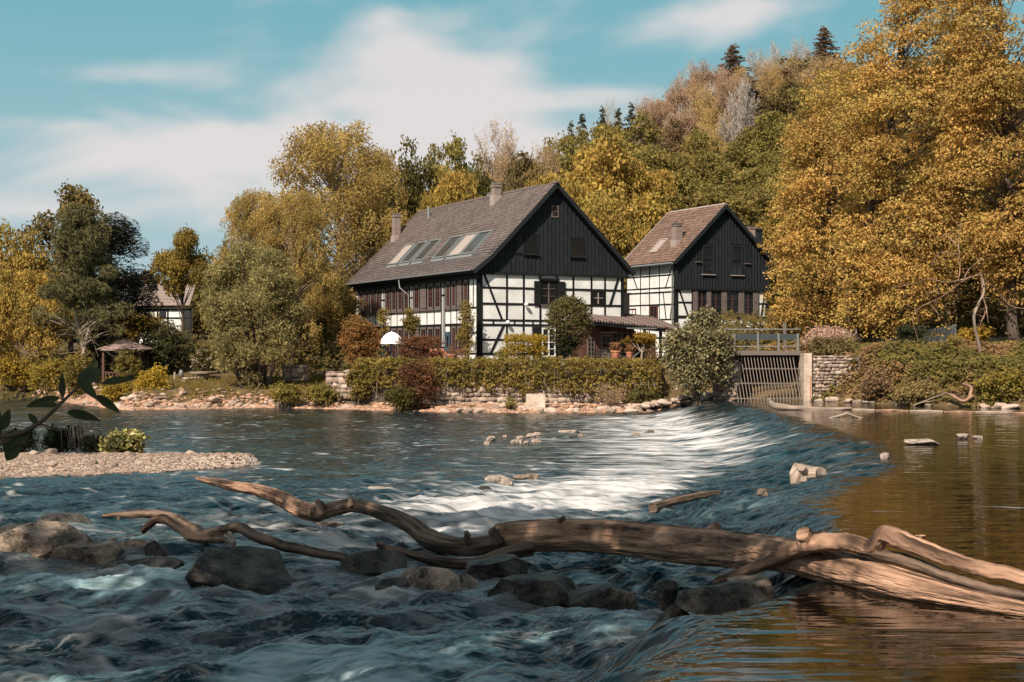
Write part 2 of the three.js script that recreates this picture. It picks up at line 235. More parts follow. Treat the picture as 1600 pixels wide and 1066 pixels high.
function waterLook(X, D, out) {                          // colour of the water itself, its froth and its gloss
  const [s0, al] = fromCrest(X, D), s = s0 + n2(al * .55, 3.3) * .45 + n2(al * 1.7, 9.3) * .28;
  const fx = X * .86 + D * .5, fy = -X * .5 + D * .86, near = sst(28, 19, D);
  const wx = n2(fx * .35, fy * .5) * .9, wy = n2(fx * 1.1 + 9, fy * 1.6) * .35;
  const st = fbm(al * 1.9 + wy * 1.2, s * .30 + wx, 4), st2 = fbm(X * .55 + wx, D * 1.1 + wy, 4), st3 = fbm(fx * .55 + wx * 1.4, fy * 2.2 + wy * 1.5, 5);
  const far = sst(34, 46, D);
  const a0 = lerp(3.4, .35, far), a1 = lerp(6.0, 3.6, far), a2 = lerp(6.6, 4.6, far), a3 = lerp(11.5, 10.5, far);
  let lee = 0; if (D < 24) for (const [rx, rd, rr] of WET) { const ex = X - rx + .25 * rr, ed = D - rd + .35 * rr, q = Math.hypot(ex, ed * 1.25) / rr; if (q < 1.9) lee = Math.max(lee, sst(1.75, 1.05, q + n2(X * 2.6, D * 3.1) * .55)); }
  const band = sst(a0, a1, s) * sst(a3, a2, s) * sst(78, 66, D) * lerp(1, .35, near);
  const st4 = fbm(al * 4.2 + wy * 3, s * .7 + wx * 2, 3); let st5 = fbm(al * 7 + wy * 5, s * 1.3 + wx * 3, 3); const skirt = sst(a0, a1, s) * sst(a3 + 8, a2, s) * sst(78, 66, D) * lerp(1, .45, near); let foam = sst(.26, 1.12, (band * .46 + skirt * .38) * (1 - .26 * Math.exp(-(((D - 40.5) / 4.2) ** 2))) * (1 - .12 * sst(46, 60, D)) + st * .46 + st2 * .40 + st4 * .36 + st5 * .28);
  foam = Math.max(foam, sst(.45, 1.0, sst(.2, 1, s) * sst(20, 7, s) * .42 + st3 * .75 - .10) * .55 * sst(72, 55, D));          // loose streaks drifting off
  const rim = sst(.1, .8, s) * sst(6, 2.5, s) * sst(.38, .8, st + st2 * .4) * .42; foam = Math.max(foam, rim);
  const wq = n2(fx * .8 + 3, fy * 1.3) * .9, wr = n2(fx * .45, fy * .7 + 9) * 1.1, fil = 1 - Math.abs(n2(fx * .62 + wr, fy * 2.0 + wq * 1.1)) * 2.6, fil2 = 1 - Math.abs(n2(fx * 1.3 - wr, fy * 4.6 + wq * 2.4)) * 2.4, big = n2(fx * .28 + 5, fy * .42);
  let wisp = clamp(sst(.52, 1.15, fil * .55 + fil2 * .35 + big * 1.0 + st3 * .25)) * lerp(.10, .95, near) * sst(.3, 2, s);
  const hair = 1 - Math.abs(n2(fx * 1.6 + wr * 2, fy * 8.5 + wq * 4)) * 2.3, hair2 = 1 - Math.abs(n2(fx * 3.2 - wq * 2, fy * 17 + wr * 6)) * 2.2; wisp *= .28 + .72 * clamp(hair * .6 + hair2 * .5);
  foam = Math.max(foam, near * sst(.82, 1.45, fil * .5 + fil2 * .35 + big * 1.5 + st3 * .5) * .55 * sst(.4, 2, s) * clamp(.15 + .6 * hair + .4 * hair2)); foam = Math.max(foam, lee * .18 * sst(-.2, .8, s) * clamp(.25 + .5 * hair + .5 * hair2));
  foam = Math.max(foam, near * sst(.2, .8, s) * sst(.72, 1, hair) * sst(-.2, .7, fil + big * .6) * .30); foam = Math.max(foam, near * sst(.2, .8, s) * sst(.78, 1, hair2) * sst(-.1, .8, fil2 + big * .6) * .3);
  const dash = sst(.24, .66, n2(X * 1.5 + wx * 2, D * 1.9 + wy * 3) * .8 + n2(X * 2.9 + wy * 4, D * 2.6) * .45 + n2(X * .2, D * .16) * .35); foam = Math.max(foam, dash * .62 * sst(2, 7, s) * sst(24, 32, D) * sst(96, 58, D));
  const riff = sst(.40, .75, fbm(X * .9, D * .55 + wx, 4) + .2 * n2(X * .12, D * .1)) * sst(2, 8, s) * .38 * sst(95, 60, D); foam = Math.max(foam, riff);
  const pond = sst(.4, -.3, s), turn = sst(38, 70, D) * .5;
  let r = lerp(.003, .0085, pond), g = lerp(.012, .006, pond), b = lerp(.0175, .003, pond);
  r = lerp(r, .012, turn * (1 - pond)); g = lerp(g, .016, turn * (1 - pond)); b = lerp(b, .016, turn * (1 - pond));
  r = lerp(r, .21, wisp); g = lerp(g, .40, wisp); b = lerp(b, .44, wisp);
  const w = clamp(foam); out[0] = lerp(r, .55, w); out[1] = lerp(g, .53, w); out[2] = lerp(b, .53, w);
  out[3] = lerp(lerp(lerp(.16, .045, pond), .42, wisp), .85, w);
  out[4] = w; return out;
}
function ripple(X, D) {                                  // fine relief, 0..1
  const [s] = fromCrest(X, D), pond = sst(.3, -.6, s), fx = X * .86 + D * .5, fy = -X * .5 + D * .86, wx = n2(fx * .5, fy * .7) * .8;
  const a = n2(fx * 2.1 + wx, fy * 5.2 + wx) * .5 + n2(fx * 5 - wx, fy * 11) * .25 + n2(X * 3, D * 4.4) * .35 + n2(X * 8, D * 11) * .12 + n2(fx * 10 + wx * 3, fy * 19) * .10;
  const p = n2(X * .7 + wx * .2, D * 3.6) * .14 + n2(X * 2.1, D * 9) * .05;
  return .5 + lerp(a, p, pond) * .75;
}
function water(name, x0, x1, d0, d1, xs, ds, parent, TW, TH) {
  const g = sheet(xs, ds, waterY), p = g.attributes.position, uv = g.attributes.uv;
  for (let i = 0; i < p.count; i++) uv.setXY(i, (p.getX(i) - x0) / (x1 - x0), (-p.getZ(i) - d0) / (d1 - d0));
  const col = new Uint8Array(TW * TH * 4), rb = new Uint8Array(TW * TH * 4), o = [0, 0, 0, 0, 0], en = (x) => 255 * (x <= .0031308 ? 12.92 * x : 1.055 * x ** (1 / 2.4) - .055);
  for (let j = 0; j < TH; j++) for (let i = 0; i < TW; i++) {
    const X = x0 + (x1 - x0) * (i + .5) / TW, D = d0 + (d1 - d0) * (j + .5) / TH, k = (j * TW + i) * 4;
    if (D > shore(X) + 4) continue;
    waterLook(X, D, o); col[k] = en(o[0]); col[k + 1] = en(o[1]); col[k + 2] = en(o[2]); col[k + 3] = 255;
    rb[k] = 255 * clamp(ripple(X, D)); rb[k + 1] = 255 * o[3]; rb[k + 2] = 0; rb[k + 3] = 255;
  }
  const mk = (d, srgb) => { const t = new THREE.DataTexture(d, TW, TH); if (srgb) t.colorSpace = THREE.SRGBColorSpace; t.magFilter = t.minFilter = THREE.LinearFilter; t.needsUpdate = true; return t; };
  const t1 = mk(col, true), t2 = mk(rb, false);
  return part(name, g, new THREE.MeshPhysicalMaterial({ map: t1, roughnessMap: t2, roughness: 1, bumpMap: t2, bumpScale: BUMP[name], ior: 1.33 }), parent);
}
const BUMP = { rapids: .055, open_water: .10 };
const river = new THREE.Group(); river.name = 'river'; scene.add(river); struct(river);
water('rapids', -16, 18, 7, 36, steps(-16, 18, 430), geom(7, 36, 420), river, 2048, 2048);
water('open_water', -64, 56, 36, 152, steps(-64, 56, 480), geom(36, 152, 320), river, 2048, 1600);
// ---------- plants ----------
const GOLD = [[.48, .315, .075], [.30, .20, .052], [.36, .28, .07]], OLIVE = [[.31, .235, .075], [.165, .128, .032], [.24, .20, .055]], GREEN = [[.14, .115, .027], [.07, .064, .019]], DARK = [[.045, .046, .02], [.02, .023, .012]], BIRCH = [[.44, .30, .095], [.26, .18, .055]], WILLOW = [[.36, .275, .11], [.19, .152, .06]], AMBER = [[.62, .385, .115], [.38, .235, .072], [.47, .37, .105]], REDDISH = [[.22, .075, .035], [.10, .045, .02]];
// clumps of leaves round a list of balls [x, y, z, r]
function foliage(L, r, balls, n, size, pal, o = {}) {
  let tot = 0; const wts = balls.map((b) => (tot += b[3] * b[3] * (b[4] || 1), tot)), per = o.per || 10, flat = o.flat ?? .8, asp = o.asp || .62, clump = o.clump || size * 2.4;
  const bt = balls.map(() => [r(), .82 + r() * .36]);
  for (let k = 0; k < n / per; k++) {
    const w = r() * tot; let q = 0; while (wts[q] < w) q++; const b = balls[q], u = randUnit(r), rr = b[3] * (o.solid ? Math.cbrt(r()) : .45 + .62 * Math.sqrt(r()));
    if (u[1] < -.2 && r() < .45) u[1] = -u[1];
    const cx = b[0] + u[0] * rr, cy = b[1] + u[1] * rr * flat, cz = b[2] + u[2] * rr;
    if (o.keep && !o.keep(cx, cy, cz)) continue;
    const ct = clamp(bt[q][0] * .55 + r() * .45), ck = bt[q][1] * (.78 + r() * .44), pp = pal[2] && (bt[q][0] * 7 % 1) * .6 + r() * .4 > .58 ? [pal[2], pal[1]] : pal;
    for (let m = 0; m < per; m++) {
      const g = randUnit(r), cr = clump * Math.sqrt(r()), s = size * (.7 + r() * .6), nn = randUnit(r); let x = nn[0] + u[0] * .5, y = nn[1] + u[1] * .3 + (o.up ?? .65), z = nn[2] + u[2] * .5; const l = Math.hypot(x, y, z) || 1;
      L.add(cx + g[0] * cr, cy + g[1] * cr * (o.cflat || .6), cz + g[2] * cr, [x / l, y / l, z / l], s, s * asp, mixc(pp[0], pp[1], clamp(ct + (r() - .5) * .6), ck), r);
    }
  }
}
function limb(list, a, b, r0, r1, r, sag = .12, seg = 5, n = 5) {
  const L = a.distanceTo(b), P = [], R = []; const j = randUnit(r);
  for (let i = 0; i <= n; i++) { const t = i / n, q = a.clone().lerp(b, t), k = Math.sin(t * Math.PI) * L * sag; q.x += j[0] * k * .6; q.y += j[1] * k * .5 + k * .3; q.z += j[2] * k * .6; P.push(q); R.push(lerp(r0, r1, Math.pow(t, .8))); }
  list.push(tube(P, R, seg));
}
// a broad tree: height h, crown from cb upwards, half width w
function broadTree(seed, h, w, o = {}) {
  const r = rng(seed), balls = [], cb = o.cb ?? .28, nb = o.nb || 26, br = o.br || .3, cy = h * (1 + cb) / 2, ry = h * (1 - cb) / 2;
  for (let i = 0; i < nb; i++) { const u = randUnit(r), q = i < nb * .25 ? .35 * r() : .62 + .2 * r(), R = w * br * (.7 + r() * .6), taper = u[1] < 0 ? 1 : 1 - .25 * u[1]; balls.push([u[0] * (w - R * .6) * q * 1.25 * taper, cy + u[1] * (ry - R * .6) * q * 1.25, u[2] * (w - R * .6) * q * 1.25 * taper, R]); }
  const L = new Leaves(); foliage(L, r, balls, o.n || 14000, o.size || .36, o.pal || GOLD, o);
  const T = [], lean = V((r() - .5) * h * .06, h * .62, (r() - .5) * h * .06); limb(T, V(0, -.8, 0), lean, h * .022 + .06, h * .008, r, .02, 7, 7);
  for (const b of balls) { const t = clamp((b[1] - h * .12) / h, .12, .58) / .62 * (.6 + r() * .3), a = V(lean.x * t, lean.y * t, lean.z * t); limb(T, a, V(b[0], b[1], b[2]), h * .007, .03, r, .14, 4, 4); }
  return { crown: L.geo(), trunk: merge(T), h: h, w: w * 2, tm: o.bark || M.bark, cm: o.mat || M.leaf };
}
// weeping crown: strands of small leaves hanging off arching limbs
function birchTree(seed, h, w, o = {}) {
  const r = rng(seed), L = new Leaves(), T = [], top = V(0, h * .95, 0), pal = o.pal || BIRCH; limb(T, V(0, -.8, 0), V(w * .08, h * .5, 0), .26, .17, r, .02, 7, 6); limb(T, V(w * .08, h * .5, 0), top, .17, .04, r, .04, 6, 6);
  const hang = (x, y, z, len, tint, lk) => { const sx = (r() - .5) * .5, sz = (r() - .5) * .5; for (let m = 0; m < len * 9; m++) { const d = m / 9, n = randUnit(r); L.add(x + (r() - .5) * .4 + sx * d * .4, y - d, z + (r() - .5) * .4 + sz * d * .4, [n[0], n[1] * .4, n[2]], .23 * (.7 + r() * .6), .12, mixc(pal[0], pal[1], clamp(tint + (r() - .5) * .5), lk), r); } };
  for (let i = 0; i < (o.limbs || 90); i++) {
    const t = .12 + .86 * Math.pow(r(), .8), a = r() * 6.283, env = Math.pow(Math.sin(Math.PI * Math.pow(clamp(t * .93 + .05), .9)), .55), reach = w * env * (.45 + .55 * Math.sqrt(r())), e = V(Math.cos(a) * reach, h * t, Math.sin(a) * reach), s = V(w * .08 * clamp(t * 2), Math.max(1.2, h * t * .8 - 1.2), 0);
    limb(T, s, e, .05, .012, r, .12, 4, 5);
    const R = w * (.16 + .1 * r()), tint = r(), lk = .8 + r() * .4;
    for (let k = 0; k < (o.strands || 22); k++) { const u = randUnit(r), q = Math.sqrt(r()); hang(e.x + u[0] * R * q, e.y + .3 + u[1] * R * .55, e.z + u[2] * R * q, .5 + 1.3 * r() * r() + (k % 5 === 0 ? 1.2 * r() : 0), clamp(tint + (r() - .5) * .4), lk * (.85 + r() * .3)); }
    for (let k = 0; k < 6; k++) { const q = .35 + .6 * r(); hang(lerp(s.x, e.x, q), lerp(s.y, e.y, q) + .2, lerp(s.z, e.z, q), .4 + r(), tint, lk); }
  }
  return { crown: L.geo(), trunk: merge(T), h, w: w * 2, tm: M.barkPale, cm: M.leaf };
}
function spruceTree(seed, h, w, o = {}) {
  const r = rng(seed), L = new Leaves(), T = [], pal = o.pal || DARK; T.push(tube([V(0, -.8, 0), V(0, h * .5, 0), V(0, h * .99, 0)], [h * .016 + .05, h * .009, .02], 6));
  const tiers = o.tiers || 34;
  for (let i = 0; i < tiers; i++) {
    const t = i / tiers, y = h * (.10 + .9 * t), reach = w * Math.pow(1 - t, .8) * (.75 + r() * .4) + .16, nb = 7;
    for (let k = 0; k < nb; k++) {
      const a = (k + r()) / nb * 6.283, R = reach * (.55 + r() * .75), yj = (r() - .5) * h / tiers * 2.4, tint = r(), lk = .75 + r() * .5;
      if (o.thin && r() < o.thin) { continue; }
      for (let d = .12; d < R; d += .13) { const drop = -d * .28 + d * d * .05 * (1 - t), fx = Math.cos(a), fz = Math.sin(a); for (let m = 0; m < 3; m++) { const s = (r() - .5) * .75 * (1 - d / R * .6); L.add(fx * d - fz * s, y + yj + drop - Math.abs(s) * .3 + (r() - .5) * .15, fz * d + fx * s, [(r() - .5) * 2.2, .8, (r() - .5) * 2.2].map((v, _, q) => v / Math.hypot(...q)), .52, .14, mixc(pal[0], pal[1], clamp(tint + (r() - .5) * .5), lk), r); } }
    }
  }
  return { crown: L.geo(), trunk: T[0], h, w: w * 2, tm: M.bark, cm: o.mat || M.needle };
}
function bareTree(seed, h, w, col, o = {}) {
  const r = rng(seed), T = [], L = new Leaves();
  const strip = (a, b, wd, c) => { const d = b.clone().sub(a), l = d.length() || 1; d.divideScalar(l); const q = randUnit(r), n = V(...q).cross(d).normalize(), k = L.p.length / 3; L.p.push(a.x - n.x * wd, a.y - n.y * wd, a.z - n.z * wd, a.x + n.x * wd, a.y + n.y * wd, a.z + n.z * wd, b.x, b.y, b.z); for (let m = 0; m < 3; m++) L.c.push(...c); L.i.push(k, k + 1, k + 2); };
  const grow = (p, d, len, rad, lv) => {
    const q = p.clone().addScaledVector(d, len);
    if (lv < 2) limb(T, p, q, rad, rad * .6, r, .05, 5, 3); else strip(p, q, Math.max(rad, .028), mixc(col[0], col[1], r()));
    if (lv === (o.levels || 5)) { if (o.bud) for (let m = 0; m < 3; m++) { const u = randUnit(r); L.add(q.x + u[0] * .3, q.y + u[1] * .3, q.z + u[2] * .3, u, .17, .12, mixc(o.bud[0], o.bud[1], r()), r); } return; }
    const nk = lv === 0 ? 10 : lv === 1 ? 6 : 5;
    for (let k = 0; k < nk; k++) { const t = lv === 0 ? .45 + .55 * (k + r()) / nk : .3 + .7 * (k + r()) / nk, u = randUnit(r), sp = lv === 0 ? .62 : .7, e = d.clone().multiplyScalar(1 - .2 * (lv > 0)).add(V(u[0] * sp * 1.5, u[1] * .35 + .22, u[2] * sp * 1.5)).normalize(); grow(p.clone().addScaledVector(d, len * t), e, len * (lv === 0 ? .72 : .6) * (.8 + r() * .4), rad * .45, lv + 1); }
  };
  grow(V(0, -.8, 0), V(.02, 1, 0).normalize(), h * .44, h * .014 + .04, 0);
  const cg = L.geo(), tg = merge(T); cg.computeBoundingBox(); const bb = cg.boundingBox, kx = w * 2 / Math.max(bb.max.x - bb.min.x, bb.max.z - bb.min.z), ky = h / bb.max.y; for (const g of [cg, tg]) g.scale(kx, ky, kx);
  return { crown: cg, trunk: tg, h, w: w * 2, tm: M.barkPale, cm: M.twig };
}
function plantTree(P, name, label, pos, sx, sy, turn, group, cat = 'tree') {
  const g = thing(name, label, cat, group, pos); part('trunk', P.trunk, P.tm, g); part('crown', P.crown, P.cm, g); g.scale.set(sx, sy, sx); g.rotation.y = turn; return g;
}
// a shrub standing between the rows top and foot at distance D, px0..px1 wide
function shrub(name, label, px0, px1, top, foot, D, pal, o = {}) {
  const r = rng(o.seed || Math.round(px0 * 7 + top * 3 + D)), x = xAt((px0 + px1) / 2, D), y0 = hAt(foot, D), y1 = hAt(top, D), w = (px1 - px0) / 2 / F * D, h = y1 - y0, g = thing(name, label, o.cat || 'shrub', o.group, V(x, y0, -D)), balls = [];
  if (o.ball) balls.push([0, h / 2, 0, Math.min(w, h / 2)]);
  else { const nb = o.nb || 14; for (let i = 0; i < nb; i++) { const u = randUnit(r), R = Math.min(w, h) * (o.br || .36) * (.75 + r() * .5), q = .7 + r() * .3; balls.push([u[0] * Math.max(.01, w - R) * q, h * .5 + u[1] * Math.max(.01, h * .5 - R * .8) * q, u[2] * Math.max(.01, (o.deep || w) - R) * q, R]); } balls.push([0, h * .42, 0, Math.min(w, h * .5) * .7]); }
  if (o.boxy) { balls.length = 0; for (let a = -2; a <= 2; a++) for (let b = 0; b < 2; b++) for (let c = -1; c <= 1; c++) balls.push([a / 2.7 * w, h * (.36 + .36 * b), c / 2 * w * .8, Math.min(w * .36, h * .32)]); }
  const L = new Leaves(), kb = pal === WILLOW || pal === DARK || pal === OLIVE ? 1 : 1.32; foliage(L, r, balls, o.n || 3500, o.size || .13, pal.slice(0, 2).map((c) => [c[0] * kb, c[1] * kb * 1.06, c[2] * kb * 1.1]), { flat: h > w * 1.6 ? 1.2 : .9, clump: (o.size || .13) * 2, ...o });
  part('foliage', L.geo(), o.mat || M.leaf, g);
  const T = []; for (let i = 0; i < (o.stems || 6); i++) { const b = balls[i % balls.length]; limb(T, V((r() - .5) * w * .3, -.35, (r() - .5) * w * .3), V(b[0] * .8, b[1], b[2] * .8), .05 + h * .008, .015, r, .12, 5, 4); }
  part('stem', merge(T), M.bark, g); return g;
}
// ---------- houses ----------
const TURN = 27.5 * Math.PI / 180;
// pieces on one face of a house: face 'g' is the gable (z = 0, looking to +z), face 'l' the long wall (x = 0, looking to -x, metres back from the gable)
function facade(root, kind, r) {
  const B = (a0, a1, y0, y1, d0, d1) => kind === 'g' ? box(a0, a1, y0, y1, d0, d1) : box(-d1, -d0, y0, y1, -a1, -a0);
  const Pt = (a, y, d) => kind === 'g' ? V(a, y, d) : V(-d, y, -a), out = kind === 'g' ? V(0, 0, 1) : V(-1, 0, 0);
  const f = {
    put: (name, a0, a1, y0, y1, d0, d1, m, parent = root) => part(name, B(a0, a1, y0, y1, d0, d1), m, parent),
    beam: (a0, ya, a1, yb, w, d, m = M.blackWood) => part('beam', bar(Pt(a0 + (r() - .5) * .03, ya, d - .05), Pt(a1 + (r() - .5) * .03, yb + (r() - .5) * .02, d - .05), w * (.78 + r() * .18), .1, out), m, root),
    panel: (a0, a1, y0, y1) => { const g = kind === 'g' ? new THREE.BoxGeometry(a1 - a0, y1 - y0, .06, 5, 5, 1) : new THREE.BoxGeometry(.06, y1 - y0, a1 - a0, 1, 5, 5); const p = g.attributes.position, s = r() * 50; for (let i = 0; i < p.count; i++) { const e = n2(p.getX(i) * 1.1 + p.getZ(i) * 1.1 + s, p.getY(i) * 1.1) * .022; if (kind === 'g') p.setZ(i, p.getZ(i) + (p.getZ(i) > 0 ? e : 0)); else p.setX(i, p.getX(i) + (p.getX(i) < 0 ? -e : 0)); } const c = Pt((a0 + a1) / 2, (y0 + y1) / 2, -.022 + r() * .008); g.translate(c.x, c.y, c.z); g.computeVertexNormals(); return part('plaster_panel', boxUV(g), M.plaster, root); },
    window: (a0, a1, y0, y1, o = {}) => {
      const fw = o.fw || .07, d = o.d || .03, fm = o.frame || M.red, L = [B(a0, a0 + fw, y0, y1, -.02, d), B(a1 - fw, a1, y0, y1, -.02, d), B(a0 + fw, a1 - fw, y0, y0 + fw, -.02, d - .004), B(a0 + fw, a1 - fw, y1 - fw, y1, -.02, d - .004)];
      const w = part('window', merge(L), fm, root); if (o.label) w.userData.label = o.label;
      part('pane', B(a0 + fw, a1 - fw, y0 + fw, y1 - fw, -.02, o.pd ?? .005), o.blind ? M.blind : M.pane, w);
      const mw = o.mw || .028, c = o.cols || 1, n = o.rows || 1, iw = a1 - a0 - 2 * fw, ih = y1 - y0 - 2 * fw;
      for (let i = 1; i < c; i++) { const a = a0 + fw + iw * i / c; part('muntin', B(a - mw / 2 * (o.mid && i * 2 === c ? 2.2 : 1), a + mw / 2 * (o.mid && i * 2 === c ? 2.2 : 1), y0 + fw, y1 - fw, 0, d - .008), o.bars || fm, w); }
      for (let i = 1; i < n; i++) { const y = y0 + fw + ih * i / n; part('muntin', B(a0 + fw, a1 - fw, y - mw / 2, y + mw / 2, 0, d - .011), o.bars || fm, w); }
      if (o.sill) part('sill', B(a0 - .08, a1 + .08, y0 - .06, y0 - .002, -.02, d + .09), o.sill, w);
      return w;
    },
    shutter: (a0, a1, y0, y1, m, d = .05) => { const s = part('shutter', B(a0, a1, y0, y1, d - .03, d), m, root), h = (y1 - y0) / 2; for (let i = 0; i < 2; i++) part('shutter_panel', B(a0 + .05, a1 - .05, y0 + .06 + h * i, y0 + h - .05 + h * i, d, d + .012), m, s); for (const y of [y0 + h * .12, y1 - h * .12]) part('hinge', B(a0 + .01, a0 + (a1 - a0) * .6, y - .02, y + .02, d + .006, d + .018), M.blackWood, s); return s; },
    bar: (a0, ya, da, a1, yb, db, w, m, name, parent = root) => part(name, bar(Pt(a0, ya, da), Pt(a1, yb, db), w, w, out), m, parent),
    Pt, B,
  };
  return f;
}
// overlapping tiles on the left-hand slope, laid course by course
function tileSlope(r, prof, z0, z1, course, width, c0, c1, curved) {
  const pos = [], col = [], idx = [], nor = []; let s = 0; const seg = [];
  for (let i = 1; i < prof.length; i++) { const [ax, ay] = prof[i - 1], [bx, by] = prof[i], l = Math.hypot(bx - ax, by - ay); seg.push([s, s + l, ax, ay, (bx - ax) / l, (by - ay) / l]); s += l; }
  const on = (t) => { const g = seg.find((q) => t <= q[1]) || seg[seg.length - 1]; return [g[2] + g[4] * (t - g[0]), g[3] + g[5] * (t - g[0]), -g[5], g[4]]; };
  let row = 0;
  for (let t = 0; t < s - .05; t += course, row++) {
    const t1 = Math.min(s + .02, t + course * 1.25), a = on(t), b = on(t1), n = Math.round((z1 - z0) / width), w = (z1 - z0) / n, off = row % 2 * .5;
    for (let k = 0; k < n + 1; k++) {
      const za = Math.max(z0, z0 + (k - off) * w + .006), zb = Math.min(z1, z0 + (k + 1 - off) * w - .006); if (zb - za < .03) continue;
      const lift = .05 + r() * .012, up = .022, q = (r() - .5) * .02, tone = clamp(r() * .75 + .35 * n2(za * .5, t * .6) + .12), c = mixc(c0, c1, tone, .85 + r() * .3), k0 = pos.length / 3, m = curved ? 5 : 2;
      for (let i = 0; i < m; i++) { const u = i / (m - 1), z = lerp(za, zb, u), h = curved ? Math.sin(u * 3.1416) * .055 : 0; const A = lift + h, Bq = up + h; pos.push(a[0] + a[2] * A, a[1] + a[3] * A + q * 0, z, b[0] + b[2] * Bq, b[1] + b[3] * Bq, z, a[0] + a[2] * (A - .035), a[1] + a[3] * (A - .035), z); for (let e = 0; e < 3; e++) col.push(...c); if (i) { const p = k0 + (i - 1) * 3, o = p + 3; idx.push(p, p + 1, o, o, p + 1, o + 1, p, o, p + 2, o, o + 2, p + 2); } }
    }
  }
  const g = new THREE.BufferGeometry(); g.setAttribute('position', new THREE.Float32BufferAttribute(pos, 3)); g.setAttribute('color', new THREE.Float32BufferAttribute(col, 3)); g.setIndex(idx); TRIS += idx.length / 3;
  const u = new Float32Array(pos.length / 3 * 2); for (let i = 0; i < u.length / 2; i++) { u[i * 2] = pos[i * 3 + 2]; u[i * 2 + 1] = pos[i * 3 + 1] * 1.3; } g.setAttribute('uv', new THREE.BufferAttribute(u, 2)); return g;
}
function prism(outline, z0, z1) { const s = new THREE.Shape(outline.map(([x, y]) => new THREE.Vector2(x, y))), g = new THREE.ExtrudeGeometry(s, { depth: z1 - z0, bevelEnabled: false }); g.translate(0, 0, z0); return boxUV(g); }

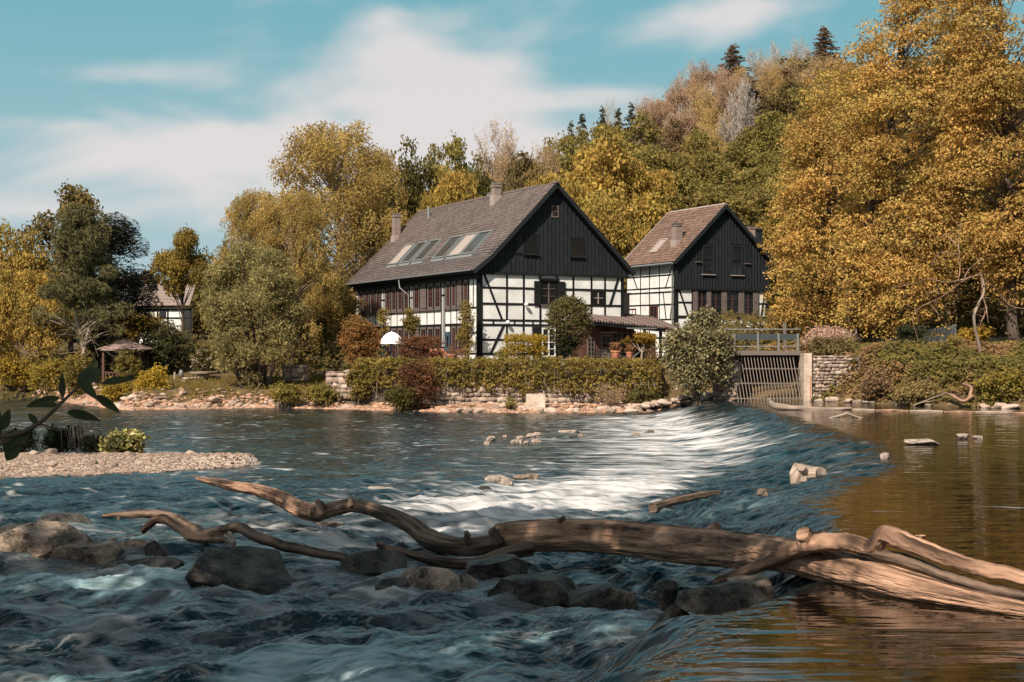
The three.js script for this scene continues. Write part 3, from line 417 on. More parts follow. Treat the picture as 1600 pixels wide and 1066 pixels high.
// the big house
{
  const r = rng(11), root = thing('half_timbered_house', 'large black and white half-timbered house with six skylights and black boarded gable', 'house', null, V(-2.06, 0, -88)); root.rotation.y = TURN;
  const W = 10.55, LEN = 20.9, RX = 5.28, RY = 13.95, EY = 8.25, OV = .55, prof = [[-.62, 8.22], [.75, 9.25], [RX, RY]];
  part('wall', merge([box(.04, W - .04, 1.6, 8.3, -LEN + .04, -.05), prism([[.06, 8.3], [W - .06, 8.3], [RX, 13.75]], -LEN + .06, -.06)]), M.plaster, root);
  const G = facade(root, 'g', r), L = facade(root, 'l', r);
  // gable timber grid
  const us = [.13, 1.94, 3.14, 4.33, 5.54, 6.75, 8.09, 9.1, 10.42], ys = [2.3, 3.08, 3.96, 4.88, 5.18, 6.2, 7.2, 8.1];
  for (let i = 0; i < 8; i++) for (let j = 0; j < 7; j++) {
    if (i === 3 && (j >= 4 && j <= 6) && j > 4) continue; if (i === 6 && j === 5) continue; if (i === 3 && j < 3) continue;
    G.panel(us[i], us[i + 1], ys[j], ys[j + 1]);
  }
  G.panel(4.33, 5.54, 7.86, 8.1);
  us.forEach((u, i) => G.beam(u, 1.9, u, 8.1, i === 0 || i === 8 ? .26 : .16, i ? .034 : .05));
  ys.slice(1).forEach((y, j) => G.beam(0, y, W, y, .15, .040 + j * .0015));
  for (const u of [1.0, 2.5, 3.8, 4.95, 6.1, 7.4]) G.beam(u, 4.92, u, 5.14, .13, .03);
  G.beam(.36, 8.05, 1.62, 5.2, .17, .056); G.beam(1.72, 4.88, .78, 3.05, .17, .056); G.beam(10.15, 8.1, 9.45, 6.15, .16, .056); G.beam(9.0, 4.85, 9.7, 3.1, .16, .056);
  G.window(4.4, 5.47, 6.2, 7.75, { frame: M.blackWood, cols: 2, rows: 3, bars: M.greyBrown, mid: 1, d: .06, sill: M.greyBrown });
  G.put('lintel', 4.2, 5.65, 7.72, 7.88, .05, .16, M.blackWood);
  G.shutter(3.86, 4.36, 6.1, 7.68, M.blackWood, .10); G.shutter(5.56, 6.12, 6.1, 7.68, M.blackWood, .10);
  G.window(8.19, 9.0, 6.24, 7.12, { frame: M.blackWood, cols: 2, rows: 2, bars: M.palePaint, d: .06, mw: .04 });
  G.window(4.45, 5.42, 2.9, 4.72, { frame: M.whitePaint, cols: 2, rows: 4, bars: M.whitePaint, d: .07, mid: 1, mw: .035 });
  G.shutter(3.72, 4.35, 2.9, 4.78, M.blackWood, .09); G.shutter(5.52, 6.3, 2.9, 4.78, M.blackWood, .09);
  // boarded gable
  const half = (y) => (RY - .12 - y) / .985, roofY = (u) => RY - .2 - Math.abs(u - RX) * (u < RX ? 1.03 : .985);
  part('gable_boarding', prism([[-.2, 8.12], [W + .2, 8.12], [W + .1, 8.45], [RX, 13.8], [-.1, 8.5]], -.06, .07), M.cladding, root);
  G.put('beam', -.3, W + .3, 8.02, 8.16, .04, .16, M.blackWood);
  for (let u = .12; u < W; u += .29) { const y1 = roofY(u) - .05; if (y1 < 8.35) continue; G.put('batten', u - .035, u + .035, 8.17 + r() * .02, y1, .07, .105 + r() * .012, M.cladding); }
  G.window(5.1, 5.62, 11.75, 12.5, { frame: M.greyBrown, cols: 1, rows: 2, d: .13, pd: .115 });
  G.window(3.12, 4.12, 9.35, 10.6, { frame: M.blackWood, cols: 2, rows: 3, d: .14, pd: .118, sill: M.cladding });
  G.window(6.5, 7.45, 9.3, 10.55, { frame: M.blackWood, cols: 2, rows: 2, d: .14, pd: .118, sill: M.cladding });
  G.shutter(2.5, 3.08, 9.35, 10.6, M.cladding, .13);
  // long wall: four bays of windows over a white band, shorter windows and a door below
  const posts = [[20.2, 20.75], [15.1, 15.8], [10.08, 10.68], [4.9, 5.49]], bays = [[15.8, 20.2], [10.68, 15.1], [5.49, 10.08], [1.36, 4.9]];
  for (const [a, b] of posts) { L.panel(a, b, 2.3, 7.75); L.beam(a + .02, 2, a + .02, 7.8, .12, .05); if (a < 20) { L.beam(b - .02, 2, b - .02, 7.8, .12, .05); L.beam((a + b) / 2, 2.2, (a + b) / 2, 7.8, .09, .044); } for (const y of [3.5, 6.9]) L.beam(a, y, b, y, .1, .038); }
  for (const [a, b] of [[0.1, .7], [.7, 1.36]]) { for (const [y0, y1] of [[2.3, 3.1], [3.1, 4.4], [4.4, 5.96], [5.96, 7.8]]) L.panel(a, b, y0, y1); }
  L.beam(.13, 2, .13, 7.8, .26, .05); L.beam(.72, 5.96, .72, 7.8, .1, .04); L.beam(1.36, 2, 1.36, 7.8, .14, .042); for (const y of [3.1, 4.4, 5.96]) L.beam(.1, y, 1.36, y, .1, .047);
  bays.forEach(([a, b], k) => {
    const n = 4, w = (b - a) / n;
    for (let i = 0; i < n; i++) {
      const p = a + i * w, closed = (k === 2 && i === 2) || (k === 3 && i === 1);
      L.panel(p, p + w, 5.02, 5.92); L.beam(p, 5.0, p, 5.95, .085, .03 + .002 * i);
      if (closed) L.shutter(p + .1, p + w - .06, 6.02, 7.66, M.greyBrown, .06);
      else L.window(p + .08, p + w - .08, 6.02, 7.66, { cols: 2, rows: 4, frame: M.greyBrown, bars: M.red, fw: .16, mw: .05, d: .05 });
      L.beam(p, 5.95, p, 7.75, .11, .082, M.blackWood);
      if (k === 3 && i === 3) { L.panel(p, p + w, 4.5, 4.96); const d = part('door', L.B(p + .06, p + w - .06, 2.45, 4.46, -.02, .06), M.bluePaint, root); part('pane', L.B(p + .3, p + w - .3, 3.5, 4.25, .05, .066), M.pane, d); part('door_panel', L.B(p + .26, p + w - .26, 2.65, 3.3, .05, .075), M.bluePaint, d); part('handle', L.B(p + .15, p + .2, 3.3, 3.55, .06, .11), M.metal, d); }
      else if (k === 2 && i === 3 || k === 3 && i === 0) L.shutter(p + .1, p + w - .06, 2.75, 4.85, M.greyBrown, .06);
      else L.window(p + .08, p + w - .08, 2.7, 4.85, { cols: 2, rows: 4, frame: M.greyBrown, bars: M.red, fw: .14, mw: .05, d: .05 });
      L.beam(p, 2.1, p, 4.9, .11, .083, M.blackWood);
    }
    L.put('sill', a, b, 5.93, 6.0, .02, .15, M.greyBrown); L.beam(a, 4.95, b, 4.95, .13, .066);
  });
  L.put('plinth', 0, 20.8, 1.7, 2.42, -.02, .09, M.render);
  L.put('eaves_beam', -.1, 20.9, 7.74, 8.1, .0, .2, M.cladding); L.put('soffit', -.3, 21.0, 8.05, 8.14, .1, .52, M.cladding);
  // roof
  const roof = part('roof', merge([prism([[-.56, 8.1], [.78, 9.12], [RX, 13.78], [RX, RY - .02], [.72, 9.28], [-.62, 8.26]], -LEN - .4, OV - .03), prism([[RX, 13.78], [W + .5, 8.28], [W + .58, 8.4], [RX, RY - .03]], -LEN - .4, OV - .03)]), M.darkRoof, root);
  stuff(part('shingle', tileSlope(r, prof, -LEN - .42, OV - .02, .245, .27, [.074, .055, .050], [.142, .105, .095]), M.tile, roof));
  for (let z = -LEN - .4; z < OV - .1; z += .5) { if (z > -1.5 - .4 && z < -.4) continue; const g = new THREE.CylinderGeometry(.15, .15, .49, 8, 1, false, 0, Math.PI); g.rotateZ(Math.PI / 2); g.rotateY(Math.PI / 2); g.translate(RX, RY - .06 + (r() - .5) * .015, z + .25); part('ridge_tile', g, M.greyBrown, roof); }
  for (const s of [0, 1]) part('verge_board', s ? bar(V(RX, RY - .16, OV), V(W + .52, 8.26, OV), .24, .05, V(0, 0, 1)) : merge([bar(V(RX, RY - .16, OV), V(.72, 9.15, OV), .24, .05, V(0, 0, 1)), bar(V(.75, 9.18, OV - .003), V(-.6, 8.1, OV - .003), .24, .05, V(0, 0, 1))]), M.cladding, roof);
  part('verge_board', bar(V(RX, RY - .1, -LEN - .44), V(-.6, 8.16, -LEN - .44), .22, .05, V(0, 0, 1)), M.greyBrown, roof);
  const gut = new THREE.CylinderGeometry(.08, .08, LEN + .7, 8, 1, true, Math.PI * .5, Math.PI); gut.rotateX(Math.PI / 2); gut.translate(-.70, 8.2, -LEN / 2 + .1); part('gutter', gut, std([.12, .13, .14], .5, { metalness: .3, side: THREE.DoubleSide }), root);
  part('downpipe', tube([V(-.7, 8.14, -11.0), V(-.66, 7.6, -10.95), V(-.2, 7.1, -10.5), V(-.16, 5, -10.5), V(-.16, 2.2, -10.5)], [.05, .05, .05, .05, .05], 8), M.zinc, root);
  const nrm = V(-(RY - 9.25), RX - .75, 0).normalize(), onRoof = (f, z, d) => V(lerp(.75, RX, f) + nrm.x * d, lerp(9.25, RY, f) + nrm.y * d, z);
  [[16.6, 15.0, 1], [14.4, 12.75, 0], [12.1, 10.45, 0], [8.8, 7.0, 0], [6.4, 4.6, 1], [4.35, 2.65, 0]].forEach(([a, b, blind], i) => {
    const lo = .04, hi = .35, fr = [], w = .1, bx = (t0, f0, t1, f1, wd, hgt) => bar(onRoof(f0, -t0, .10), onRoof(f1, -t1, .10), wd, hgt, nrm);
    const sk = part('skylight', merge([bx(a, lo, a, hi, w, .16), bx(b, lo, b, hi, w, .16), bx(a, lo, b, lo, w, .156), bx(a, hi, b, hi, w, .156)]), M.zinc, root); if (blind) sk.userData.label = 'skylight with its pale blind drawn';
    part('pane', bar(onRoof(lo, -(a + b) / 2, .09), onRoof(hi, -(a + b) / 2, .09), a - b - .06, .06, nrm), blind ? M.blind : M.pane, sk);
    if (!blind) for (let k = 1; k < 4; k++) { const t = lerp(a, b, k / 4); part('muntin', bar(onRoof(lo, -t, .125), onRoof(hi, -t, .125), .05, .02, nrm), M.metal, sk); }
    part('flashing', bar(onRoof(lo - .045, -(a + b) / 2, .07), onRoof(lo - .005, -(a + b) / 2, .085), a - b + .2, .03, nrm), M.zinc, sk);
  });
  const chim = (name, x, z, w, d, y0, y1, m, label) => { const c = part(name, merge([box(x - w / 2, x + w / 2, y0, y1, z - d / 2, z + d / 2), box(x - w / 2 - .05, x + w / 2 + .05, y1 - .18, y1 - .08, z - d / 2 - .05, z + d / 2 + .05)]), m, root); c.userData.label = label; part('chimney_cap', box(x - w / 2 - .03, x + w / 2 + .03, y1 + .002, y1 + .06, z - d / 2 - .03, z + d / 2 + .03), M.zinc, c); part('flashing', box(x - w / 2 - .07, x + w / 2 + .07, y0, y0 + 1.2, z - d / 2 - .07, z + d / 2 + .07), M.blind, c); return c; };
  chim('chimney', 4.75, -7.0, .50, .50, 12.6, 14.55, M.render, 'square chimney on the ridge near the gable');
  chim('chimney', 5.9, -9.6, .7, .7, 12.6, 14.25, M.render, 'low chimney just behind the ridge');
  chim('chimney', 3.2, -20.7, .5, .5, 10.8, 13.6, M.render, 'tall grey chimney at the far end of the roof');
  part('vent_pipe', tube([V(4.5, 12.9, -17.6), V(4.5, 14.0, -17.6)], [.1, .1], 10), M.zinc, root);
  // lamp on a bracket at the corner
  const lamp = part('wall_lantern', merge([bar(V(-.05, 4.75, -.55), V(-.55, 4.75, -.55), .05, .05), bar(V(-.05, 4.35, -.55), V(-.45, 4.74, -.55), .03, .03)]), M.zinc, root);
  const lg = new THREE.CylinderGeometry(.24, .15, .6, 6); lg.translate(-.55, 5.12, -.55); part('lamp_glass', lg, std([.55, .52, .48], .3), lamp); const lc = new THREE.ConeGeometry(.29, .28, 6); lc.translate(-.55, 5.57, -.55); part('lamp_cap', lc, M.zinc, lamp); const lf = new THREE.SphereGeometry(.05, 8, 6); lf.translate(-.55, 5.75, -.55); part('finial', lf, M.zinc, lamp);
  for (const [u, y] of [[1.9, 5.08], [3.2, 6.22]]) { const g = merge([new THREE.SphereGeometry(.13, 10, 8), new THREE.CylinderGeometry(.03, .03, .25, 6).rotateX(Math.PI / 2).translate(0, 0, -.12)]); g.translate(u, y - .04, .26); part('flood_lamp', g, M.whitePaint, root); }
}
// the smaller house behind on the right
{
  const r = rng(12), root = thing('half_timbered_house', 'smaller half-timbered house with red-brown tiled roof and open grey-brown shutters', 'house', null, V(11.5, 0, -100)); root.rotation.y = TURN;
  const W = 8.05, LEN = 6.5, RX = 4.02, RY = 13.75, OV = .5, prof = [[-.42, 9.5], [.3, 10.12], [RX, RY]];
  part('wall', merge([box(.04, W - .04, 1.2, 9.5, -LEN + .04, -.05), prism([[.06, 9.5], [W - .06, 9.5], [RX, 13.5]], -LEN + .06, -.06)]), M.plaster, root);
  const G = facade(root, 'g', r), L = facade(root, 'l', r);
  const openings = [[1.9, 2.6], [3.02, 3.88], [4.4, 5.38], [5.92, 6.68]];
  for (const [a, b] of [[.1, 1.4], [7.24, 7.95]]) { G.panel(a, b, 5.75, 6.7); G.panel(a, b, 6.7, 7.6); G.beam(a, 6.7, b, 6.7, .12, .04); }
  for (const [a, b] of [[.1, 1.4], [1.4, 2.7], [2.7, 4.1], [4.1, 5.5], [5.5, 6.85], [6.85, 7.95]]) { G.panel(a, b, 3.85, 5.62); G.panel(a, b, 2.1, 3.6); G.beam(b, 1.5, b, 5.6, .16, .035); }
  for (const u of [.12, 1.4, 7.22, 7.94]) G.beam(u, u < 1 || u > 7.5 ? 1.5 : 5.6, u, 7.7, u < 1 || u > 7.5 ? .24 : .14, .037);
  G.beam(.3, 7.6, 1.1, 5.65, .16, .05); G.beam(7.8, 7.6, 7.1, 3.8, .16, .05); G.beam(0, 5.68, W, 5.68, .2, .06); G.beam(0, 3.72, W, 3.72, .18, .062);
  openings.forEach(([a, b], i) => G.window(a, b, 5.8, 7.6, { frame: M.blackWood, cols: 2, rows: 3, bars: M.brownWood, d: .03, fw: .06, mw: .03, mid: 1, sill: i === 3 ? M.blind : M.blackWood }));
  for (const [a, b] of [[1.44, 1.86], [2.62, 3.0], [3.9, 4.38], [5.4, 5.9], [6.7, 7.2]]) G.shutter(a, b, 5.82, 7.6, M.greyBrown, .09);
  part('gable_boarding', prism([[-.08, 7.68], [W + .08, 7.68], [W + .08, 9.75], [RX, 13.55], [-.08, 9.75]], -.06, .1), M.cladding, root);
  G.put('beam', -.12, W + .12, 7.58, 7.71, .03, .17, M.blackWood);
  const wins = [[2.2, 3.2, 8.72, 10.8], [4.72, 5.72, 8.72, 10.85], [1.68, 1.98, 9.6, 10.8], [5.95, 6.3, 9.6, 10.8]];
  for (let u = .08, k = 0; u < W; u += .265, k++) { const y1 = RY - .25 - Math.abs(u - RX) * .945, ivs = [[7.72, y1]]; const w = wins.find((q) => u > q[0] - .08 && u < q[1] + .08); if (w) { ivs.length = 0; ivs.push([7.72, w[2] - .1]); if (y1 > w[3] + .1) ivs.push([w[3] + .1, y1]); } for (const [a, b] of ivs) G.put('batten', u - .045, u + .045, a + r() * .01, b, .1, .15 + r() * .012, M.cladding); }
  wins.forEach(([a, b, c, d], i) => G.window(a, b, c, d, { frame: M.cladding, cols: i < 2 ? 2 : 1, rows: i < 2 ? 2 : 1, bars: M.blackWood, d: .18, pd: .12, fw: i < 2 ? .1 : .05, sill: i < 2 ? M.blind : M.greyBrown }));
  // side wall
  const ts = [.1, 2.0, 3.3, 4.5, 6.4], yy = [3.2, 4.2, 5.5, 6.57, 7.45, 7.76, 8.66, 9.4];
  for (let i = 0; i < 4; i++) for (let j = 0; j < 7; j++) if (!(i === 1 && j === 2)) L.panel(ts[i], ts[i + 1], yy[j], yy[j + 1]);
  ts.forEach((t) => L.beam(t, 2.2, t, 9.4, t < 1 ? .24 : .1, .037)); for (const y of yy.slice(1, 7)) L.beam(.05, y, 6.4, y + .04, .1, .043); L.beam(5.9, 9.3, 4.9, 7.8, .1, .05); L.beam(.35, 9.3, 1.2, 7.8, .1, .05); L.beam(1.5, 7.4, 1.15, 5.5, .09, .05); L.beam(.3, 7.4, .6, 5.5, .09, .05);
  L.window(2.25, 3.25, 5.62, 6.5, { cols: 2, rows: 2, frame: M.red, d: .06 }); L.window(5.1, 6.1, 5.3, 6.4, { cols: 2, rows: 2, frame: M.red, d: .06 });
  const roof = part('roof', merge([prism([[-.4, 9.38], [.34, 9.98], [RX, 13.56], [RX, RY - .02], [.26, 10.14], [-.42, 9.52]], -LEN - .3, OV - .03), prism([[RX, 13.56], [W + .4, 9.45], [W + .5, 9.6], [RX, RY - .03]], -LEN - .3, OV - .03)]), M.darkRoof, root);
  stuff(part('roof_tile', tileSlope(r, prof, -LEN - .32, OV - .02, .30, .24, [.072, .040, .030], [.168, .098, .070], true), M.tile, roof));
  for (let z = -LEN - .3; z < OV - .1; z += .4) { const g = new THREE.CylinderGeometry(.13, .14, .41, 8, 1, false, 0, Math.PI); g.rotateZ(Math.PI / 2); g.rotateY(Math.PI / 2); g.translate(RX, RY - .04 + (r() - .5) * .03, z + .2); part('ridge_tile', g, M.blind, roof); }
  for (const s of [0, 1]) part('verge_board', s ? bar(V(RX, RY - .14, OV), V(W + .46, 9.47, OV), .24, .05, V(0, 0, 1)) : bar(V(RX, RY - .14, OV), V(-.42, 9.4, OV), .24, .05, V(0, 0, 1)), M.cladding, roof);
  part('verge_board', bar(V(RX, RY - .05, -LEN - .34), V(-.42, 9.5, -LEN - .34), .24, .06, V(0, 0, 1)), M.blind, roof);
  const gut = new THREE.CylinderGeometry(.08, .08, LEN + .7, 8); gut.rotateX(Math.PI / 2); gut.translate(-.5, 9.42, -LEN / 2); part('gutter', gut, M.zinc, root);
  part('downpipe', tube([V(-.12, 9.3, -.25), V(-.12, 2.5, -.25)], [.05, .05], 8), M.zinc, root);
  const ch = (x, z, w, y0, y1, m, label) => { const c = part('chimney', merge([box(x - w / 2, x + w / 2, y0, y1, z - w / 2, z + w / 2), box(x - w / 2 - .05, x + w / 2 + .05, y1 - .14, y1 - .06, z - w / 2 - .05, z + w / 2 + .05)]), m, root); c.userData.label = label; part('chimney_cap', box(x - w / 2 - .06, x + w / 2 + .06, y1 + .002, y1 + .06, z - w / 2 - .06, z + w / 2 + .06), M.greyBrown, c); part('flashing', box(x - w / 2 - .06, x + w / 2 + .06, y0, y0 + 1.1, z - w / 2 - .06, z + w / 2 + .06), M.blind, c); };
  ch(1.15, -1.5, .56, 10.1, 12.35, M.render, 'rendered chimney low on the left roof slope'); ch(7.2, -.9, .5, 9.9, 12.35, M.brick, 'twin stack at the right eaves, lit flue'); ch(7.75, -.8, .55, 9.6, 12.2, M.cladding, 'dark slate-hung stack at the right eaves');
  const n = V(-3.63, 3.72, 0).normalize(), on = (f, z, d) => V(lerp(.3, RX, f) + n.x * d, lerp(10.12, RY, f) + n.y * d, z), sk = part('skylight', merge([bar(on(.07, -4.1, .1), on(.34, -4.1, .1), .1, .14, n), bar(on(.07, -3.2, .1), on(.34, -3.2, .1), .1, .14, n), bar(on(.07, -4.1, .1), on(.07, -3.2, .1), .1, .13, n), bar(on(.34, -4.1, .1), on(.34, -3.2, .1), .1, .13, n)]), M.blind, root);
  part('pane', bar(on(.08, -3.65, .08), on(.33, -3.65, .08), .8, .06, n), M.blind, sk);
}
// low wing between the two houses with its ribbed tile roof
{
  const r = rng(13), root = thing('garden_wing', 'low brown timber wing with ribbed tile roof between the two houses', 'outbuilding', null, V(-2.06, 0, -88)); root.rotation.y = TURN;
  const roof = part('roof', merge([bar(V(6.5, 5.0, 2.3), V(13.4, 4.45, 2.3), .1, .14), bar(V(6.5, 5.04, 2.38), V(13.4, 4.49, 2.38), .03, .2)]), M.cladding, root);
  const q = (u, f) => V(lerp(6.4, 13.5, u), lerp(lerp(5.12, 4.6, u), lerp(5.9, 5.5, u), f), lerp(2.45, -1.4, f));
  for (let k = 0; k < 34; k++) { const u0 = k / 34, u1 = (k + .84) / 34, pos = [], idx = [], m = 6; for (let i = 0; i < m; i++) { const u = lerp(u0, u1, i / (m - 1)), h = Math.sin(i / (m - 1) * Math.PI) * .15 + (r() * .008); for (const f of [0, .5, 1]) { const p = q(u, f); pos.push(p.x, p.y + h, p.z); } const p = q(u, 0); pos.push(p.x, p.y + h - .05, p.z); if (i) { const a = (i - 1) * 4, b = a + 4; idx.push(a, b, a + 1, b, b + 1, a + 1, a + 1, b + 1, a + 2, b + 1, b + 2, a + 2, a, a + 3, b, b, a + 3, b + 3); } }
    const g = new THREE.BufferGeometry(); g.setAttribute('position', new THREE.Float32BufferAttribute(pos, 3)); g.setIndex(idx); g.computeVertexNormals(); part('roof_tile', boxUV(g), k % 4 ? M.greyBrown : M.brownWood, roof); }
  { const ug = new THREE.BufferGeometry(), c = [q(0, 0), q(1, 0), q(1, 1), q(0, 1)].map((p) => p.add(V(0, -.035, 0))); ug.setAttribute('position', new THREE.Float32BufferAttribute(c.flatMap((p) => p.toArray()), 3)); ug.setIndex([0, 1, 2, 0, 2, 3]); ug.computeVertexNormals(); part('underlay', boxUV(ug), M.darkRoof, roof); }
  part('ridge_board', bar(q(0, 1).add(V(0, .06, 0)), q(1, 1).add(V(0, .06, 0)), .16, .16), M.zinc, roof);
  part('wall', merge([box(6.6, 10.6, 2.0, 5.0, -1.2, 1.2), box(10.62, 13.3, 2.0, 4.4, -1.2, -.4)]), M.brownWood, root);
  const pt = (name, a0, a1, y0, y1, z0, z1, m, p = root) => part(name, box(a0, a1, y0, y1, z0, z1), m, p);
  for (let a = 6.65; a < 10.5; a += .24) pt('plank', a, a + .225, 2.1, 4.75 - (a - 6.6) * .05, 1.2, 1.222 + r() * .012, M.brownWood);
  const win = (a0, a1, y0, y1, c, n) => { const w = part('window', merge([box(a0, a0 + .07, y0, y1, 1.2, 1.29), box(a1 - .07, a1, y0, y1, 1.2, 1.29), box(a0 + .07, a1 - .07, y0, y0 + .07, 1.2, 1.286), box(a0 + .07, a1 - .07, y1 - .07, y1, 1.2, 1.286)]), M.greyBrown, root); pt('pane', a0 + .07, a1 - .07, y0 + .07, y1 - .07, 1.2, 1.25, M.pane, w); for (let i = 1; i < c; i++) { const a = lerp(a0, a1, i / c); pt('muntin', a - .025, a + .025, y0 + .07, y1 - .07, 1.24, 1.28, M.greyBrown, w); } for (let i = 1; i < n; i++) { const y = lerp(y0, y1, i / n); pt('muntin', a0 + .07, a1 - .07, y - .022, y + .022, 1.24, 1.278, M.greyBrown, w); } };
  win(7.05, 7.6, 2.9, 4.1, 2, 4); win(8.95, 9.55, 2.85, 4.45, 2, 4); win(9.6, 10.4, 2.85, 4.45, 2, 1);
  const door = pt('door', 8.05, 8.85, 2.3, 4.4, 1.2, 1.27, M.greyBrown); pt('pane', 8.17, 8.73, 3.5, 4.2, 1.25, 1.275, M.pane, door); pt('muntin', 8.43, 8.47, 3.5, 4.2, 1.26, 1.29, M.greyBrown, door); pt('door_panel', 8.17, 8.73, 2.5, 3.3, 1.26, 1.3, M.greyBrown, door); pt('handle', 8.74, 8.79, 3.3, 3.5, 1.27, 1.33, M.metal, door);
  pt('door_canopy', 7.95, 8.95, 4.42, 4.47, 1.2, 1.75, M.blind);
  part('downpipe', tube([V(10.55, 4.75, 2.45), V(10.55, 3.4, 2.45), V(10.3, 2.9, 1.6), V(10.3, 2.2, 1.4)], [.05, .05, .05, .05], 8), M.zinc, root);
  for (const a of [10.75, 12.0, 13.2]) part('post', box(a - .07, a + .07, 2, 4.6 - (a - 10.7) * .05, 2.1, 2.24), M.blackWood, root);
  pt('gutter', 9.2, 11.4, 4.66, 4.74, 2.5, 2.6, M.zinc);
  pt('flue', 11.2, 11.85, 5.0, 7.0, -2.0, -1.35, M.render); const cap = pt('flue_cap', 11.1, 11.95, 7.05, 7.13, -2.1, -1.25, M.zinc); 
  for (const x of [11.25, 11.8]) for (const z of [-1.95, -1.4]) part('cap_leg', box(x - .03, x + .03, 7.0, 7.05, z - .03, z + .03), M.zinc, cap);
}
// ---------- stone work and banks ----------
function rockGeo(seed, sx, sy, sz, detail = 14, cuts = 9, rough = .1) {
  const r = rng(seed); let g = new THREE.IcosahedronGeometry(1, detail); g.deleteAttribute('uv'); g.deleteAttribute('normal'); g = mergeVertices(g, 1e-4);
  const p = g.attributes.position, pls = []; for (let i = 0; i < cuts; i++) { const u = randUnit(r); pls.push([...u, .56 + r() * .32]); }
  const s = r() * 90;
  for (let i = 0; i < p.count; i++) {
    let x = p.getX(i), y = p.getY(i), z = p.getZ(i); const sq = .95 / Math.pow(x * x * x * x + y * y * y * y + z * z * z * z, .25 * .62); x *= sq; y *= sq; z *= sq;
    for (const [a, b, c, d] of pls) { const k = x * a + y * b + z * c - d; if (k > 0) { x -= a * k; y -= b * k; z -= c * k; } }
    const e = 1 + rough * (n3(x * 1.6 + s, y * 1.6, z * 1.6) * 1.1 + n3(x * 4 + s, y * 4, z * 4) * .45 + (detail > 3 ? n3(x * 10 + s, y * 10, z * 10) * .2 : 0));
    p.setXYZ(i, x * e * sx, y * e * sy, z * e * sz);
  }
  g.computeVertexNormals(); TRIS += g.index.count / 3; return boxUV(g);
}
const tint = (g, c) => { const n = g.attributes.position.count, a = new Float32Array(n * 3); for (let i = 0; i < n; i++) { a[i * 3] = c[0]; a[i * 3 + 1] = c[1]; a[i * 3 + 2] = c[2]; } g.setAttribute('color', new THREE.BufferAttribute(a, 3)); return g; };
// small shared stones for walls, banks and shingle
const STONES = [], PAL = [[.52, .39, .315], [.40, .295, .235], [.60, .47, .39], [.32, .24, .195]];
for (let i = 0; i < 8; i++) STONES.push(tint(rockGeo(300 + i, 1, 1, 1, 2, 10, .16), PAL[i % 4]));
const BLOCKS = []; for (let i = 0; i < 8; i++) { const g = new THREE.BoxGeometry(1, 1, 1, 2, 2, 2), p = g.attributes.position, r = rng(400 + i), s = r() * 40; for (let k = 0; k < p.count; k++) { let x = p.getX(k), y = p.getY(k), z = p.getZ(k); const q = Math.abs(x) > .4 && Math.abs(y) > .4 ? .94 : 1; p.setXYZ(k, x * q + n3(x * 2 + s, y * 2, z * 2) * .10, y * q + n3(x * 2 + s + 9, y * 2, z * 2) * .12, z + n3(x * 2, y * 2 + s, z * 2) * .12); } const m = mergeVertices((g.deleteAttribute('uv'), g.deleteAttribute('normal'), g), 1e-3); m.computeVertexNormals(); BLOCKS.push(tint(boxUV(m), PAL[i % 4])); }
function stoneAt(parent, set, r, x, y, z, sx, sy, sz, name = 'stone') { const o = part(name, set[fl(r() * set.length)], M.stone, parent); o.position.set(x, y, z); o.scale.set(sx, sy, sz); o.rotation.set((r() - .5) * .15, set === STONES ? r() * 6 : (r() - .5) * .1, (r() - .5) * .12); return o; }
// rubble wall from (xa,Da) to (xb,Db)
function stoneWall(name, label, xa, Da, xb, Db, y0, y1, course, seed, keep, thick = .5) {
  const r = rng(seed), g = thing(name, label, 'wall', null, V(xa, y0, -Da)), L = Math.hypot(xb - xa, Db - Da); g.rotation.y = Math.atan2(Db - Da, xb - xa);
  part('wall_core', box(0, L, -.6, y1 - y0 - .08, -thick, -.1), M.stoneCore, g);
  for (let y = 0; y < y1 - y0 - .03;) { const h = Math.min(y1 - y0 - y, course * (.7 + r() * .6)); for (let x = 0; x < L;) { const w = Math.min(L - x, course * (.75 + r() * 1.35)); if (w > .08 && (!keep || keep(x / L, y / (y1 - y0)))) stoneAt(g, BLOCKS, r, x + w / 2, y + h / 2 + (r() - .5) * h * .2, -.13 + r() * .09, w * 1.02, h * (.9 + r() * .3), .36); x += w; } y += h; }
  return g;
}
M.stoneCore = std([.10, .078, .065], .98, { bumpMap: M.concrete.bumpMap, bumpScale: .03 });
stoneWall('retaining_wall', 'rough stone retaining wall below the hanging ivy at the water', -8.6, 79.6, 8.0, 76.6, -.1, 2.4, .30, 21, (u, v) => v < .62 && u > .24);
stoneWall('garden_wall', 'low sunlit stone wall at the back of the lawn on the left bank', xAt(288, 86), 86, xAt(342, 88), 88, 1.0, hAt(589, 87), .22, 22);
stoneWall('garden_wall', 'short block of sunlit stone wall in the shade of the birch', xAt(443, 87), 87, xAt(482, 87.5), 87.5, 1.4, hAt(570, 87), .25, 23);
stoneWall('stone_pier', 'leaning stone pier where the ivy hedge begins', xAt(511, 80.5), 80.5, xAt(552, 79.6), 79.6, .6, hAt(581, 80), .3, 24);
